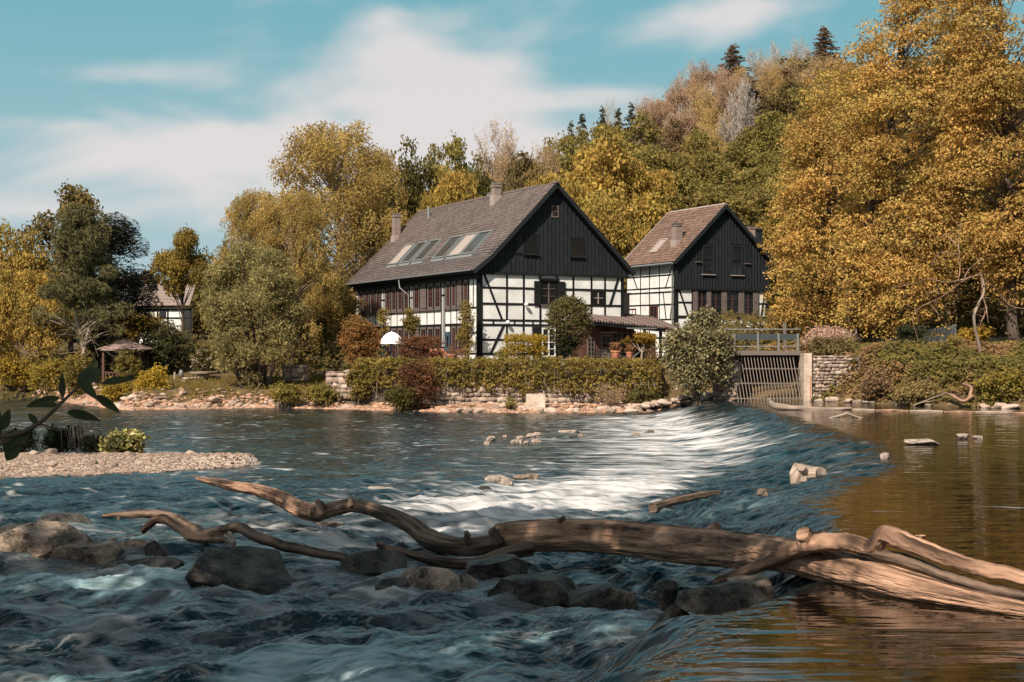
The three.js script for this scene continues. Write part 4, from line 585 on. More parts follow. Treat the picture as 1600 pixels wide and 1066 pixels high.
// stones along the waterline, belonging to the bank
{
  const bank = new THREE.Group(); bank.name = 'river_bank'; scene.add(bank); struct(bank); const r = rng(31);
  const put = (px, py, w, h, depth) => { const D = EYE * F / (py - HOR), x = xAt(px, D), k = D / F; stoneAt(bank, STONES, r, x, Math.max(land(x, D), 0) * .5 + h * k * .25, -D, w * k * .55, h * k * .62, depth || w * k * .5); };
  for (let i = 0; i < 210; i++) { const t = r(), px = 5 + t * 548, D = shore(xAt(px, 84)) , x0 = xAt(px, 85); const X = xAt(px, shore(x0)), b = .15 + r() * r() * 3.2, D2 = shore(X) + b, s = .09 + r() * r() * .30; stoneAt(bank, STONES, r, X, land(X, D2) + s * .2, -D2, s * (1 + r() * .8), s * .62, s); }
  for (let i = 0; i < 62; i++) { const X = lerp(-3.6, 7.4, r()), D2 = shore(X) + r() * .9 - .1, s = .10 + r() * .20; stoneAt(bank, STONES, r, X, Math.max(land(X, D2), .02) + s * .2, -D2, s * (1.1 + r()), s * .7, s); }
  for (let i = 0; i < 58; i++) { const t = r(), X = lerp(6.2, 10.4, t), D2 = lerp(76.5, 72.4, t) + (r() - .3) * 1.6, s = .14 + r() * .24; stoneAt(bank, STONES, r, X, lerp(.1, .75, t) + s * .25 + r() * .35 * t, -D2, s * (1.1 + r() * .9), s * .6, s); }
  for (let i = 0; i < 26; i++) { const X = lerp(14.8, 22, r()), D2 = shore(X) + r() * .8, s = .1 + r() * .22; stoneAt(bank, STONES, r, X, POND + s * .2, -D2, s * 1.6, s * .6, s); }
  // shingle too small to tell apart
  const n = 5200, im = new THREE.InstancedMesh(STONES[2], M.stone, n), o = new THREE.Object3D(); let k = 0;
  while (k < n) { const X = lerp(-40, 10, r()), b = r() * r() * 4 - .1, D = shore(X) + b; if (r() < sst(4, 1, b)) { const s = .05 + r() * .12; o.position.set(X, Math.max(land(X, D), -.02) + s * .15, -D); o.scale.set(s * 1.4, s * .7, s); o.rotation.y = r() * 6; o.updateMatrix(); im.setMatrixAt(k, o.matrix); const q = PAL[fl(r() * 4)]; im.setColorAt(k, rgb(q[0] * 1.9, q[1] * 1.9, q[2] * 1.9)); k++; } }
  im.name = 'shingle'; im.castShadow = im.receiveShadow = true; stuff(im); bank.add(im);
}
// gravel bar in the river
{
  const bar_ = new THREE.Group(); bar_.name = 'gravel_bar'; scene.add(bar_); struct(bar_); const r = rng(32);
  const inside = (X, D) => { const t = clamp((X + 16.5) / 9.7), w = lerp(5.0, .3, Math.pow(t, 1.6)), c = lerp(39.0, 40.2, t) + n2(X * .5, 2) * .25; return 1 - Math.abs(D - c) / (w * (1 + n2(X * .9, D * .6) * .22)) - (X > -7.4 ? (X + 7.4) * 2.5 : 0); };
  const hgt = (X, D) => { const q = inside(X, D); return q < 0 ? Math.max(-.4, q * 1.1) : .30 * sst(0, .9, q) + n2(X * 1.3, D * 1.3) * .035 * sst(0, .3, q) + .02; };
  part('gravel', sheet(steps(-22, -6, 160), steps(32, 47, 150), (X, D) => Math.min(hgt(X, D), 2)), M.gravel, bar_);
  const n = 11000, im = new THREE.InstancedMesh(STONES[0], M.stone, n), o = new THREE.Object3D(); let k = 0;
  while (k < n) { const X = lerp(-17, -6.4, r()), D = lerp(33, 46, r()), q = inside(X, D); if (q < -.03) continue; const s = .022 + .055 * r() * r() * r() + (q < .1 ? .012 : 0); o.position.set(X, hgt(X, D) + s * .2, -D); o.scale.set(s * (1 + r()), s * .65, s); o.rotation.set(0, r() * 6, (r() - .5) * .4); o.updateMatrix(); im.setMatrixAt(k, o.matrix); const t = .7 + r() * .75; im.setColorAt(k, rgb(t * 1.05, t, t * .97)); k++; }
  im.name = 'pebbles'; im.castShadow = im.receiveShadow = true; stuff(im); bar_.add(im);
  for (let i = 0; i < 40; i++) { const X = lerp(-16, -7, r()), D = lerp(34, 44, r()); if (inside(X, D) < 0.02) continue; const s = .08 + r() * .1; stoneAt(bar_, STONES, r, X, hgt(X, D) + s * .25, -D, s * 1.4, s * .75, s); }
}
// pale slab at the foot of the retaining wall
{ const a = at(837, 643, 75.3), g = thing('stone_slab', 'upright whitish slab leaning at the foot of the ivy-hung wall', 'slab', null, V(a.x, 0, -75.4)); const s = new THREE.BoxGeometry(1.02, .95, .14, 4, 4, 1); s.translate(0, .5, 0); s.rotateX(-.14); part('slab', boxUV(s), M.concrete, g); part('ledge', box(-.56, .56, -.3, .04, -.14, .22), M.concrete, g); }
// ivy hedge hanging over the retaining wall
{
  const r = rng(41), g = thing('ivy_hedge', 'long trimmed ivy hedge hanging over the stone retaining wall', 'hedge', null, V(0, 2.4, -78.6)), L = new Leaves(), balls = [], S = [];
  for (let x = -8.6; x < 8.1; x += .42) { const D0 = lerp(79.6, 76.6, (x + 8.6) / 16.6) - 78.6, low = -.95 - .55 * (n2(x * .7, 4) + .35) - .35 * sst(-4, 6, x); for (let y = .12; y > low; y -= .38) balls.push([x + (r() - .5) * .3, y + (r() - .5) * .2, -D0 + .35 + (y < -.3 ? -.05 : .1) + (r() - .5) * .2, .34]); balls.push([x, .12, -D0 - .4, .36], [x, .10, -D0 - .9, .33]); if (r() < .8) { const yy = low - r() * .7; S.push(tube([V(x, -.1, -D0 + .3), V(x + (r() - .5) * .4, (yy) * .5, -D0 + .42), V(x + (r() - .5) * .6, yy, -D0 + .34)], [.02, .018, .01], 4)); } }
  foliage(L, r, balls, 34000, .125, [[.36, .26, .065], [.17, .13, .04]], { flat: 1, up: .3, per: 8, clump: .16 });
  part('foliage', L.geo(), M.leaf, g); part('dry_stems', merge(S), M.barkPale, g);
}
// sluice screen with its piers, deck and railing
{
  const r = rng(51), D = 71.4, x0 = xAt(1150, D), x1 = xAt(1253, D), g = thing('sluice_screen', 'tall screen of slanting metal bars across the mill channel beside the weir', 'sluice', null, V(x0, POND, -D)), W = x1 - x0, H = hAt(555, D) - POND;
  for (let i = 0; i < 20; i++) { const x = .12 + i * (W - .2) / 19; part('screen_bar', bar(V(x - .28, H, -.55), V(x, -.35, .32), .036, .06, V(0, 0, 1)), M.steel, g); }
  for (const t of [.3, .62, .95]) part('cross_bar', box(-.42 * (1 - t) * 0 - .1, W, H * (1 - t) - .03, H * (1 - t) + .03, lerp(-.62, .25, t) - .08, lerp(-.62, .25, t) - .02), M.steel, g);
  part('head_beam', box(-.5, W + .05, H, H + .22, -.75, -.35), M.steel, g);
  part('chamber', merge([box(-.45, W + .2, -.6, H - .02, -5, -4.7), box(W + .02, W + .25, -.6, H, -4.7, -.7), box(-.5, -.3, -.6, H, -4.7, -.7)]), M.stoneCore, g); part('deck', box(-.5, W + .05, H + .02, H + .16, -5, -.76), M.concrete, g);
  const rail = thing('railing', 'grey steel railing with a wide dark band above the sluice screen', 'railing', null, V(x0, POND + H + .16, -D - 1.2)), k = D / F;
  for (const [a, h, rad] of [[-.6, 1.15, .035], [-.6, .28, .03]]) part('rail', tube([V(a, h, 0), V(W + .2, h, 0)], [rad, rad], 6), M.metal, rail);
  part('band', box(-.7, W + .1, .62, .92, -.03, .03), std([.05, .06, .065], .45, { metalness: .3 }), rail); for (const x of [.1, 1.3, 2.35, W + .02]) part('post', box(x - .05, x + .05, -.2, x > 1 && x < 2 ? 1.0 : .95, .032, .11), M.metal, rail);
  const gate = thing('wooden_post', 'pale post standing beside the railing right of the small house', 'post', null, V(xAt(1226, 74), 2.2, -74)); part('post', box(-.07, .07, 0, hAt(505, 74) - 2.2, -.07, .07), M.greyBrown, gate); part('post_cap', box(-.09, .09, hAt(505, 74) - 2.2, hAt(505, 74) - 2.15, -.09, .09), M.greyBrown, gate);
  stoneWall('sluice_wall', 'sunlit stone wall on the right of the sluice screen', x1 + .42, 71.2, xAt(1345, 70.2), 70.2, POND - .3, hAt(556, 71), .165, 52, (u, v) => u + v * .55 < 1.25);
  const pier = thing('concrete_pier', 'pale concrete pier with an iron strap closing the sluice screen', 'pier', null, V(x1, POND, -71)); part('pier', box(.0, .40, -.6, H + .1, -1.2, .1), M.concrete, pier); part('strap', box(.30, .36, -.2, H * .55, .1, .12), M.clay, pier);
  stoneWall('sluice_wall', 'stone pier left of the sluice screen, half hidden by the glossy bush', xAt(1118, 71.6), 72.2, x0 - .02, 71.3, 0, hAt(563, 71.5), .26, 53);
}
// float of logs across the pond
{
  const P = [at(1205, 620, 62), at(1215, 629, 60), at(1260, 632, 60), at(1330, 633, 60)].map((p) => (p.y = POND + .05, p)); P[0].y = POND + .28; P[1].y = POND + .15;
  const g = thing('floating_log', 'pale knotty driftwood log floating in front of the sluice screen', 'log'); part('trunk', tube(P, [.10, .14, .11, .06], 9, { smooth: 20, wob: { s: 3, a: .06 } }), M.driftPale, g); part('stub', tube([P[0], P[0].clone().add(V(-.10, .14, .05))], [.09, .05], 8), M.driftPale, g);
  const h = thing('floating_boom', 'long reddish floating boom along the right bank of the pond', 'boom'); for (let i = 0; i < 8; i++) { const a = at(1318 + i * 52, 0, 60.3 - i * .62), b = at(1368 + i * 52, 0, 59.8 - i * .62); a.y = b.y = POND - .01; b.z += (i % 3 - 1) * .12; a.z += ((i + 2) % 3 - 1) * .12; part('boom_log', tube([a, a.clone().lerp(b, .5).add(V(0, .012, .05)), b], [.05, .07, .045], 8), i % 2 ? M.drift : M.driftPale, h); }
}
// ---------- garden and bank planting ----------
shrub('topiary_bush', 'round clipped topiary bush in front of the gable beside the garden wing', 856, 923, 471, 538, 80.5, [[.13, .10, .032], [.06, .052, .02]], { ball: 1, n: 9000, size: .11, per: 6, asp: .7 });
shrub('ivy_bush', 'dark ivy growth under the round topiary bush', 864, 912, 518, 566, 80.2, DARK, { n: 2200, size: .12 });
shrub('box_bush', 'yellow-green clipped box bush standing on the ivy hedge below the gable', 791, 853, 519, 566, 80, [[.32, .20, .022], [.20, .125, .018]], { boxy: 1, n: 6500, size: .09, per: 6 });
shrub('shrub', 'small wispy plant against the gable left of the yellow box bush', 770, 795, 541, 568, 80.5, OLIVE, { n: 700, size: .1 });
shrub('photinia_bush', 'large orange-red leaved bush left of the white parasol', 521, 603, 488, 574, 81, [[.27, .105, .038], [.17, .10, .03]], { n: 7600, size: .125, nb: 22, br: .3 });
shrub('barberry_bush', 'clipped dark red-brown bush right of the white parasol', 625, 690, 524, 572, 80, [[.17, .062, .03], [.10, .055, .022]], { n: 6500, size: .10, boxy: 1 });
shrub('barberry_bush', 'red-brown bush spilling over the ivy hedge down to the water', 612, 694, 560, 640, 76.6, [[.155, .06, .028], [.085, .045, .02]], { n: 8000, size: .115, nb: 22, deep: .7 });
shrub('shrub', 'green bush growing at the waterline under the red-brown bush', 592, 655, 602, 642, 76.2, [[.11, .085, .02], [.06, .052, .016]], { n: 3200, size: .12, deep: .8 });
shrub('shrub', 'leafy yellow-green growth beside the stone pier at the hedge end', 535, 582, 568, 634, 79.4, [[.22, .15, .035], [.13, .09, .025]], { n: 4200, size: .13, deep: .8 });
shrub('shrub', 'low grassy bush on the bank under the big willow', 415, 475, 598, 634, 80.5, [[.23, .165, .035], [.14, .105, .03]], { n: 2600, size: .14, deep: 1 });
shrub('shrub', 'bright low shrub right of the grassy bush on the bank', 470, 536, 600, 633, 80, [[.20, .15, .03], [.12, .09, .025]], { n: 2600, size: .14, deep: 1 });
shrub('climbing_plant', 'climbing plant fanned on the house wall between two window bays', 628, 658, 474, 530, 89, [[.22, .155, .04], [.13, .095, .03]], { n: 2000, size: .13, nb: 12, cat: 'climber', deep: .3 });
shrub('climbing_plant', 'narrow climbing plant on the wall by the house corner lantern', 712, 743, 472, 566, 86.6, [[.24, .16, .04], [.15, .10, .03]], { n: 3000, size: .12, nb: 16, br: .5, cat: 'climber', deep: .3 });
shrub('climbing_plant', 'small climbing plant at the left post of the long wall', 588, 612, 478, 526, 91, [[.24, .16, .035], [.14, .10, .03]], { n: 900, size: .13, cat: 'climber', deep: .25 });
{ // flat-topped small tree on the terrace
  const g = thing('umbrella_tree', 'small flat-topped tree on the terrace before the garden wing', 'tree', null, V(xAt(1002, 82), 2.4, -82)), L = new Leaves(), r = rng(61), b = []; for (let i = 0; i < 11; i++) b.push([(r() - .5) * 1.6, 1.5 + (r() - .5) * .25, (r() - .5) * .9, .34]); foliage(L, r, b, 1900, .11, [[.32, .19, .025], [.2, .12, .02]], {}); part('crown', L.geo(), M.leaf, g); const T = []; limb(T, V(0, -.2, 0), V(.05, .8, 0), .09, .06, r, .05); for (let i = 0; i < 5; i++) limb(T, V(.05, .75, 0), V((i - 2) * .32, 1.45, (r() - .5) * .5), .045, .02, r); part('trunk', merge(T), M.barkPale, g); }
shrub('laurel_bush', 'large glossy-leaved bush between the garden wing and the sluice', 1026, 1150, 479, 626, 71.0, [[.17, .13, .055], [.07, .062, .029]], { n: 15000, size: .17, nb: 40, br: .25, asp: .5, mat: M.gloss, deep: 1.6, stems: 12 });
shrub('shrub', 'green bushy growth at the weir end of the retaining wall', 975, 1035, 602, 645, 76.4, [[.125, .10, .026], [.07, .06, .02]], { n: 3200, size: .12, deep: .9 });
shrub('shrub', 'reddish plant on the terrace between small tree and glossy bush', 1008, 1034, 540, 574, 77, [[.22, .11, .06], [.12, .075, .035]], { n: 900, size: .1 });
shrub('dry_brush', 'tangle of dry stems hanging over the end of the ivy wall', 925, 985, 598, 640, 76.0, [[.26, .16, .085], [.15, .085, .05]], { n: 1500, size: .16, asp: .16, deep: .5, mat: M.twig, cat: 'brush' });
shrub('shrub', 'small dark shrub on the stones at the slab', 790, 806, 618, 644, 75.4, OLIVE, { n: 700, size: .1, deep: .4 });
// right bank
[[1255, 1345, 522, 580, 73, [[.17, .115, .045], [.085, .062, .026]], 'brown-green bramble thicket at the top of the sluice wall', 4200],
 [1330, 1420, 532, 600, 71, [[.155, .12, .038], [.075, .062, .022]], 'olive bramble thicket spreading below the picket fence', 5600],
 [1338, 1400, 575, 634, 68.2, [[.25, .15, .075], [.14, .085, .045]], 'dry pinkish bramble falling to the pond beside the sluice wall', 4200],
 [1400, 1490, 552, 622, 68.5, [[.13, .11, .032], [.06, .055, .018]], 'green leafy thicket under the white dead branches', 6200],
 [1395, 1470, 598, 636, 65.6, [[.23, .155, .06], [.13, .09, .038]], 'dry yellowish growth at the pond edge below the green thicket', 3200],
 [1470, 1545, 566, 630, 65.5, [[.20, .145, .04], [.11, .085, .026]], 'yellow-green bush on the right bank beyond the bleached log', 4600],
 [1525, 1610, 572, 634, 62.5, [[.26, .18, .035], [.15, .11, .026]], 'bright yellowish bush at the right edge of the pond', 4800],
 [1300, 1375, 555, 590, 71.3, [[.13, .105, .03], [.07, .06, .02]], 'leafy ivy patch on top of the stones right of the sluice', 3000]].forEach(([a, b, t, f, D, pal, label, n], i) => shrub('bramble_bush', label, a, b, t, f, D, pal, { n, size: .145, nb: 18, deep: 1.4, br: .34 }));
shrub('brush_pile', 'pile of pinkish dry brushwood on top of the right bank', 1262, 1332, 513, 548, 75, [[.36, .21, .15], [.22, .13, .095]], { n: 3800, size: .3, asp: .1, mat: M.twig, cat: 'brush', deep: 1.2 });
shrub('conifer_bush', 'dark clipped conifer block in front of the picket fence', 1404, 1442, 504, 556, 73, DARK, { n: 4200, size: .12, asp: .4, boxy: 1, mat: M.needle });
shrub('shrub', 'yellow-leaved sapling reaching over the picket fence', 1478, 1560, 505, 580, 69.5, [[.34, .195, .025], [.22, .125, .02]], { n: 2400, size: .2, nb: 16, br: .24 });
shrub('shrub', 'flowering plant behind the railing at the sluice', 1196, 1228, 536, 556, 74, [[.34, .20, .07], [.2, .14, .04]], { n: 800, size: .12 });
shrub('shrub', 'small pale plant behind the railing near the small house', 1168, 1192, 540, 556, 74.5, [[.30, .19, .10], [.17, .12, .05]], { n: 500, size: .12 });
{ // picket fence
  const r = rng(71), g = thing('picket_fence', 'weathered pale picket fence climbing behind the thicket on the right bank', 'fence', null, at(1372, 545, 78)), a = at(1372, 533, 78), b = at(1494, 507, 79), n = 46, d = b.clone().sub(a);
  for (let i = 0; i < n; i++) { const p = a.clone().addScaledVector(d, i / (n - 1)).sub(g.position), h = .92 + r() * .08, s = new THREE.Shape([[-.035, -h], [.035, -h], [.035, 0], [0, .06], [-.035, 0]].map(([x, y]) => new THREE.Vector2(x, y))), q = new THREE.ExtrudeGeometry(s, { depth: .022, bevelEnabled: false }); q.rotateZ((r() - .5) * .05); q.translate(p.x, p.y, p.z); part('picket', boxUV(q), M.whitePaint, g); }
  for (const h of [.25, .72]) part('rail', bar(a.clone().sub(g.position).add(V(0, -h, -.03)), b.clone().sub(g.position).add(V(0, -h, -.03)), .07, .04, V(0, 0, 1)), M.palePaint, g);
  for (const t of [.02, .34, .66, .98]) { const p = a.clone().addScaledVector(d, t).sub(g.position); part('post', box(p.x - .05, p.x + .05, p.y - 1.4, p.y + .02, p.z - .13, p.z - .055), M.palePaint, g); }
  const w = thing('wire_fence', 'thin rail fence at the right edge above the pond bank', 'fence', null, at(1545, 565, 68)), e = (px, py) => at(px, py, 68).sub(w.position);
  part('rail', tube([e(1545, 543), e(1600, 547), e(1660, 551)], [.035, .035, .035], 6), M.metal, w); part('wire', tube([e(1545, 554), e(1660, 562)], [.012, .012], 4), M.metal, w); for (const px of [1548, 1594, 1640]) part('post', box(e(px, 545).x - .04, e(px, 545).x + .04, e(px, 570).y, e(px, 541).y, -.04, .04), M.metal, w);
}
{ // bleached log and dead branches on the right bank
  const g = thing('driftwood_log', 'bleached curved log stranded on the right bank at the pond edge', 'log'), p = (x, y, D) => at(x, y, D); part('trunk', tube([p(1478, 614, 64), p(1490, 619, 63.6), p(1506, 627, 63), p(1520, 618, 63.2)], [.05, .09, .11, .07], 9, { smooth: 18 }), M.drift, g); part('limb', tube([p(1504, 600, 63.6), p(1518, 606, 63.4), p(1516, 621, 63.2)], [.07, .10, .09], 8, { smooth: 8 }), M.drift, g);
  const h = thing('dead_pole', 'thin dead stem lying slanted on the bank below the green thicket', 'branch'); part('stem', tube([p(1427, 634, 64), p(1478, 614, 64.5)], [.04, .02], 6), M.driftPale, h); part('twig', tube([p(1440, 629, 64.1), p(1462, 626, 64.2)], [.03, .015], 5), M.driftPale, h);
  const t = thing('dead_tree', 'bare bleached branches spreading in front of the big right-hand trees', 'tree'), D = 66, q = (x, y, d = 0) => at(x, y, D + d);
  part('trunk', tube([q(1538, 590, 1), q(1531, 545, .6), q(1522, 495), q(1528, 478), q(1538, 455), q(1534, 430)], [.09, .075, .07, .065, .055, .045], 8, { smooth: 20 }), M.barkPale, t);
  const br = [[[1535, 425], [1505, 440], [1470, 465], [1428, 490], [1434, 530]], [[1533, 430], [1480, 441], [1448, 436], [1425, 444], [1395, 450]], [[1533, 425], [1537, 460], [1543, 490], [1545, 505]], [[1534, 430], [1560, 455], [1575, 475], [1573, 505]], [[1556, 450], [1580, 478], [1600, 482]], [[1538, 465], [1525, 480], [1516, 490]], [[1543, 480], [1535, 500], [1530, 512]], [[1505, 440], [1515, 420], [1535, 405]], [[1470, 465], [1466, 450], [1462, 446]], [[1430, 478], [1436, 505], [1437, 520]], [[1452, 472], [1465, 490], [1468, 500]], [[1497, 440], [1500, 420], [1498, 380], [1502, 345]], [[1500, 400], [1470, 395], [1455, 415]], [[1500, 390], [1480, 370], [1460, 372]]];
  const r6 = rng(606), tg = []; br.slice().forEach((l) => { for (let k = 0; k < 3; k++) { const j = fl(r6() * (l.length - 1)), t = r6(), x = lerp(l[j][0], l[j + 1][0], t), y = lerp(l[j][1], l[j + 1][1], t), a = r6() * 6.28, d = 12 + r6() * 22; tg.push([[x, y], [x + Math.cos(a) * d * .5, y + Math.sin(a) * d * .5 + 2], [x + Math.cos(a + .3) * d, y + Math.sin(a + .3) * d + 6]]); } });
  tg.forEach((l) => part('twig', tube(l.map(([x, y], k) => q(x, y, (k - 1) * .3)), [.013, .009, .005], 4), M.drift, t));
  br.forEach((l, i) => part('branch', tube(l.map(([x, y], k) => q(x, y, (k - 1) * .5 * (i % 2 ? 1 : -1))), l.map((_, k) => lerp(.034, .008, k / l.length)), 5, { smooth: 14, wob: { s: i, a: .06 } }), M.drift, t));
}
// left bank
shrub('willow_bush', 'great rounded grey-green willow bush at the water left of the house', 307, 492, 352, 624, 85, WILLOW, { n: 38000, size: .20, nb: 46, br: .2, asp: .34, deep: 3.2, stems: 22, flat: 1.0, up: .2 });
shrub('shrub', 'bright yellow shrub on the stony left bank right of the gravel', 203, 268, 572, 632, 82, [[.40, .25, .03], [.24, .155, .025]], { n: 5200, size: .13, nb: 18 });
shrub('shrub', 'yellow shrub at the water under the leaning pine', 150, 212, 588, 636, 82.5, [[.34, .215, .03], [.2, .135, .025]], { n: 3600, size: .13 });
shrub('shrub', 'yellow-olive bush at the far left edge of the stony bank', -20, 52, 545, 612, 104, [[.33, .2, .028], [.17, .115, .022]], { n: 4600, size: .17 });
shrub('shrub', 'yellow-olive bush second from the left edge of the bank', 38, 110, 555, 618, 97, [[.29, .19, .03], [.15, .11, .024]], { n: 4600, size: .16 });
shrub('shrub', 'brownish bush at the foot of the leaning pine', 95, 160, 545, 628, 90, [[.21, .14, .032], [.11, .08, .022]], { n: 4600, size: .15 });
shrub('ivy_mound', 'tall dark ivy mound overhanging the garden behind the yellow shrub', 213, 312, 498, 588, 93, [[.085, .07, .022], [.035, .036, .015]], { n: 11000, size: .15, nb: 30 });
shrub('shrub', 'light green rambling plant in front of the garden shelter', 176, 222, 545, 600, 89.5, [[.22, .16, .04], [.12, .095, .03]], { n: 2800, size: .14 });
shrub('shrub', 'golden hedge behind the garden shelter', 170, 262, 488, 535, 104, [[.26, .155, .028], [.14, .095, .022]], { n: 4600, size: .17 });
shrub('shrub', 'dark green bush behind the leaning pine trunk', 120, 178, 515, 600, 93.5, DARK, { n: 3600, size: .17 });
{ const o = shrub('flowering_bush', 'white flowering bush beside the great willow bush', 298, 336, 540, 592, 91, [[.13, .10, .03], [.07, .06, .02]], { n: 2200, size: .14 }); const L = new Leaves(), r = rng(66); for (let i = 0; i < 26; i++) { const u = randUnit(r); for (let m = 0; m < 5; m++) L.add(u[0] * .72 + (r() - .5) * .22, 1.05 + u[1] * .8 + (r() - .5) * .18, Math.abs(u[2]) * .7 + (r() - .5) * .2, randUnit(r), .09, .08, [.58, .46, .38], r); } part('blossom', L.geo(), M.leaf, o); }
// open garden shelter
{ const r = rng(81), D = 91, g = thing('garden_shelter', 'open wooden shelter with a low brown roof on the left bank', 'shelter', null, V(xAt(197, D), hAt(600, D), -D)), h = hAt(546, D) - hAt(600, D); const q = h + .72; part('roof', merge([boxUV(new THREE.ConeGeometry(2.0, .62, 4, 1).rotateY(.5).translate(0, h + .31, 0)), box(-1.3, 1.3, h - .08, h + .01, -1.3, 1.3)]), M.brick, g); for (const x of [-1.15, 1.15]) for (const z of [-1.1, 1.1]) part('post', box(x - .07, x + .07, 0, h - .08, z - .07, z + .07), M.brownWood, g); part('rail', box(-1.08, 1.08, .7, .78, 1.07, 1.13), M.brownWood, g); for (let x = -1; x < 1.05; x += .22) part('baluster', box(x - .03, x + .03, .05, .7, 1.08, 1.12), M.brownWood, g); part('back_wall', box(-1.08, 1.08, 0, h - .2, -1.16, -1.1), M.brownWood, g); }
{ const D = 97, g = thing('garden_shed', 'dark brick garden hut half hidden behind the ivy mound', 'shed', null, V(xAt(312, D), hAt(592, D), -D)); part('wall', box(-1.3, .5, 0, 1.9, -1.6, 0), M.brick, g); part('roof', box(-1.6, .7, 1.91, 2.04, -1.9, .3), M.greyBrown, g); part('door', box(-.1, .35, .02, 1.6, .001, .04), M.blackWood, g); }
{ const D = 87.5, g = thing('garden_table', 'round stone table on the garden wall of the left bank', 'table', null, V(xAt(318, D), hAt(588, D), -D)); part('table_top', new THREE.CylinderGeometry(.85, .8, .1, 20).translate(0, .22, 0), M.concrete, g); part('pedestal', new THREE.CylinderGeometry(.3, .42, .2, 12).translate(0, .08, 0), M.concrete, g); const j = thing('milk_churn', 'small pale can standing on the corner of the garden wall', 'can', null, V(xAt(283, 86.5), hAt(589, 86.5), -86.5)); part('body', new THREE.LatheGeometry([[0, 0], [.15, 0], [.16, .25], [.1, .34], [.11, .42], [0, .42]].map(([a, b]) => new THREE.Vector2(a, b)), 14), M.metal, j); part('post', box(-.45, -.35, -.8, .3, -.05, .05), M.barkPale, j); }
// small house far left behind the trees
{ const D = 150, k = D / F, g = thing('white_house', 'distant white half-timbered house with grey tiled roof behind the left trees', 'house', null, V(xAt(215, D), 2, -D)), y = (py) => hAt(py, D) - 2, x = (px) => (px - 215) * k, r = rng(83); part('wall', box(x(216), x(284), 1.2, y(481), -5, 0), M.plaster, g); const rf = part('roof', prism([[0, 0], [.15, .2], [3.3, 2.6], [6.4, .2], [6.4, 0]], -x(298), -x(212)).rotateY(Math.PI / 2).translate(0, y(482), .8), M.darkRoof, g);
  for (let i = 0; i < 7; i++) for (let j = 0; j < 1; j++) { const a = i / 7, b = (i + 1.15) / 7; part('tile_course', bar(V((x(212) + x(298)) / 2, y(482) + .27 + a * 2.3, .62 - a * 3.0), V((x(212) + x(298)) / 2, y(482) + .27 + b * 2.3, .62 - b * 3.0), x(298) - x(212), .09, V(0, .8, .6)), M.render, rf); }
  for (const px of [216, 232, 246, 262, 298]) part('beam', box(x(px) - .08, x(px) + .08, 0, y(482), 0.002, .05), M.blackWood, g); for (const py of [484, 497]) part('beam', box(x(216), x(298), y(py) - .08, y(py) + .08, .004, .06), M.blackWood, g); const w = part('window', box(x(249), x(259), y(496), y(485), .01, .08), M.blackWood, g); part('pane', box(x(250), x(258), y(495), y(486), .08, .09), M.pane, w); part('beam', bar(V(x(220), y(497), .03), V(x(231), y(485), .03), .12, .05, V(0, 0, 1)), M.blackWood, g); }
// terrace things
{ const D = 81, g = thing('parasol', 'white garden parasol open on the terrace between the red bushes', 'parasol', null, V(xAt(612, D), 2.4, -D)), rad = .74, y0 = hAt(537, D) - 2.4, y1 = hAt(519, D) - 2.4, N = 8; for (let i = 0; i < N; i++) { const pos = [], idx = [], m = 5, q = 4; for (let a = 0; a <= m; a++) for (let b = 0; b <= q; b++) { const f = a / m, th = (i + b / q) / N * 6.2832, sag = 1 - .06 * Math.sin(b / q * Math.PI) * f; pos.push(Math.cos(th) * rad * f * sag, lerp(y1, y0, Math.pow(f, 2.2)) - .03 * Math.sin(b / q * Math.PI) * f * f, Math.sin(th) * rad * f * sag); if (a && b) { const k = a * (q + 1) + b; idx.push(k, k - 1, k - q - 1, k - 1, k - q - 2, k - q - 1); } } const c = new THREE.BufferGeometry(); c.setAttribute('position', new THREE.Float32BufferAttribute(pos, 3)); c.setIndex(idx); c.computeVertexNormals(); part('canopy_panel', c, M.cloth, g); } part('pole', tube([V(0, -.1, 0), V(0, y1 - .02, 0)], [.025, .025], 8), M.metal, g); part('finial', new THREE.SphereGeometry(.04, 8, 6).translate(0, y1 + .02, 0), M.whitePaint, g); for (let i = 0; i < 8; i++) { const th = i / 8 * 6.2832; part('rib', tube([V(0, y1 - .06, 0), V(Math.cos(th) * rad * .95, y0 + .03, Math.sin(th) * rad * .95)], [.008, .008], 4), M.metal, g); } }
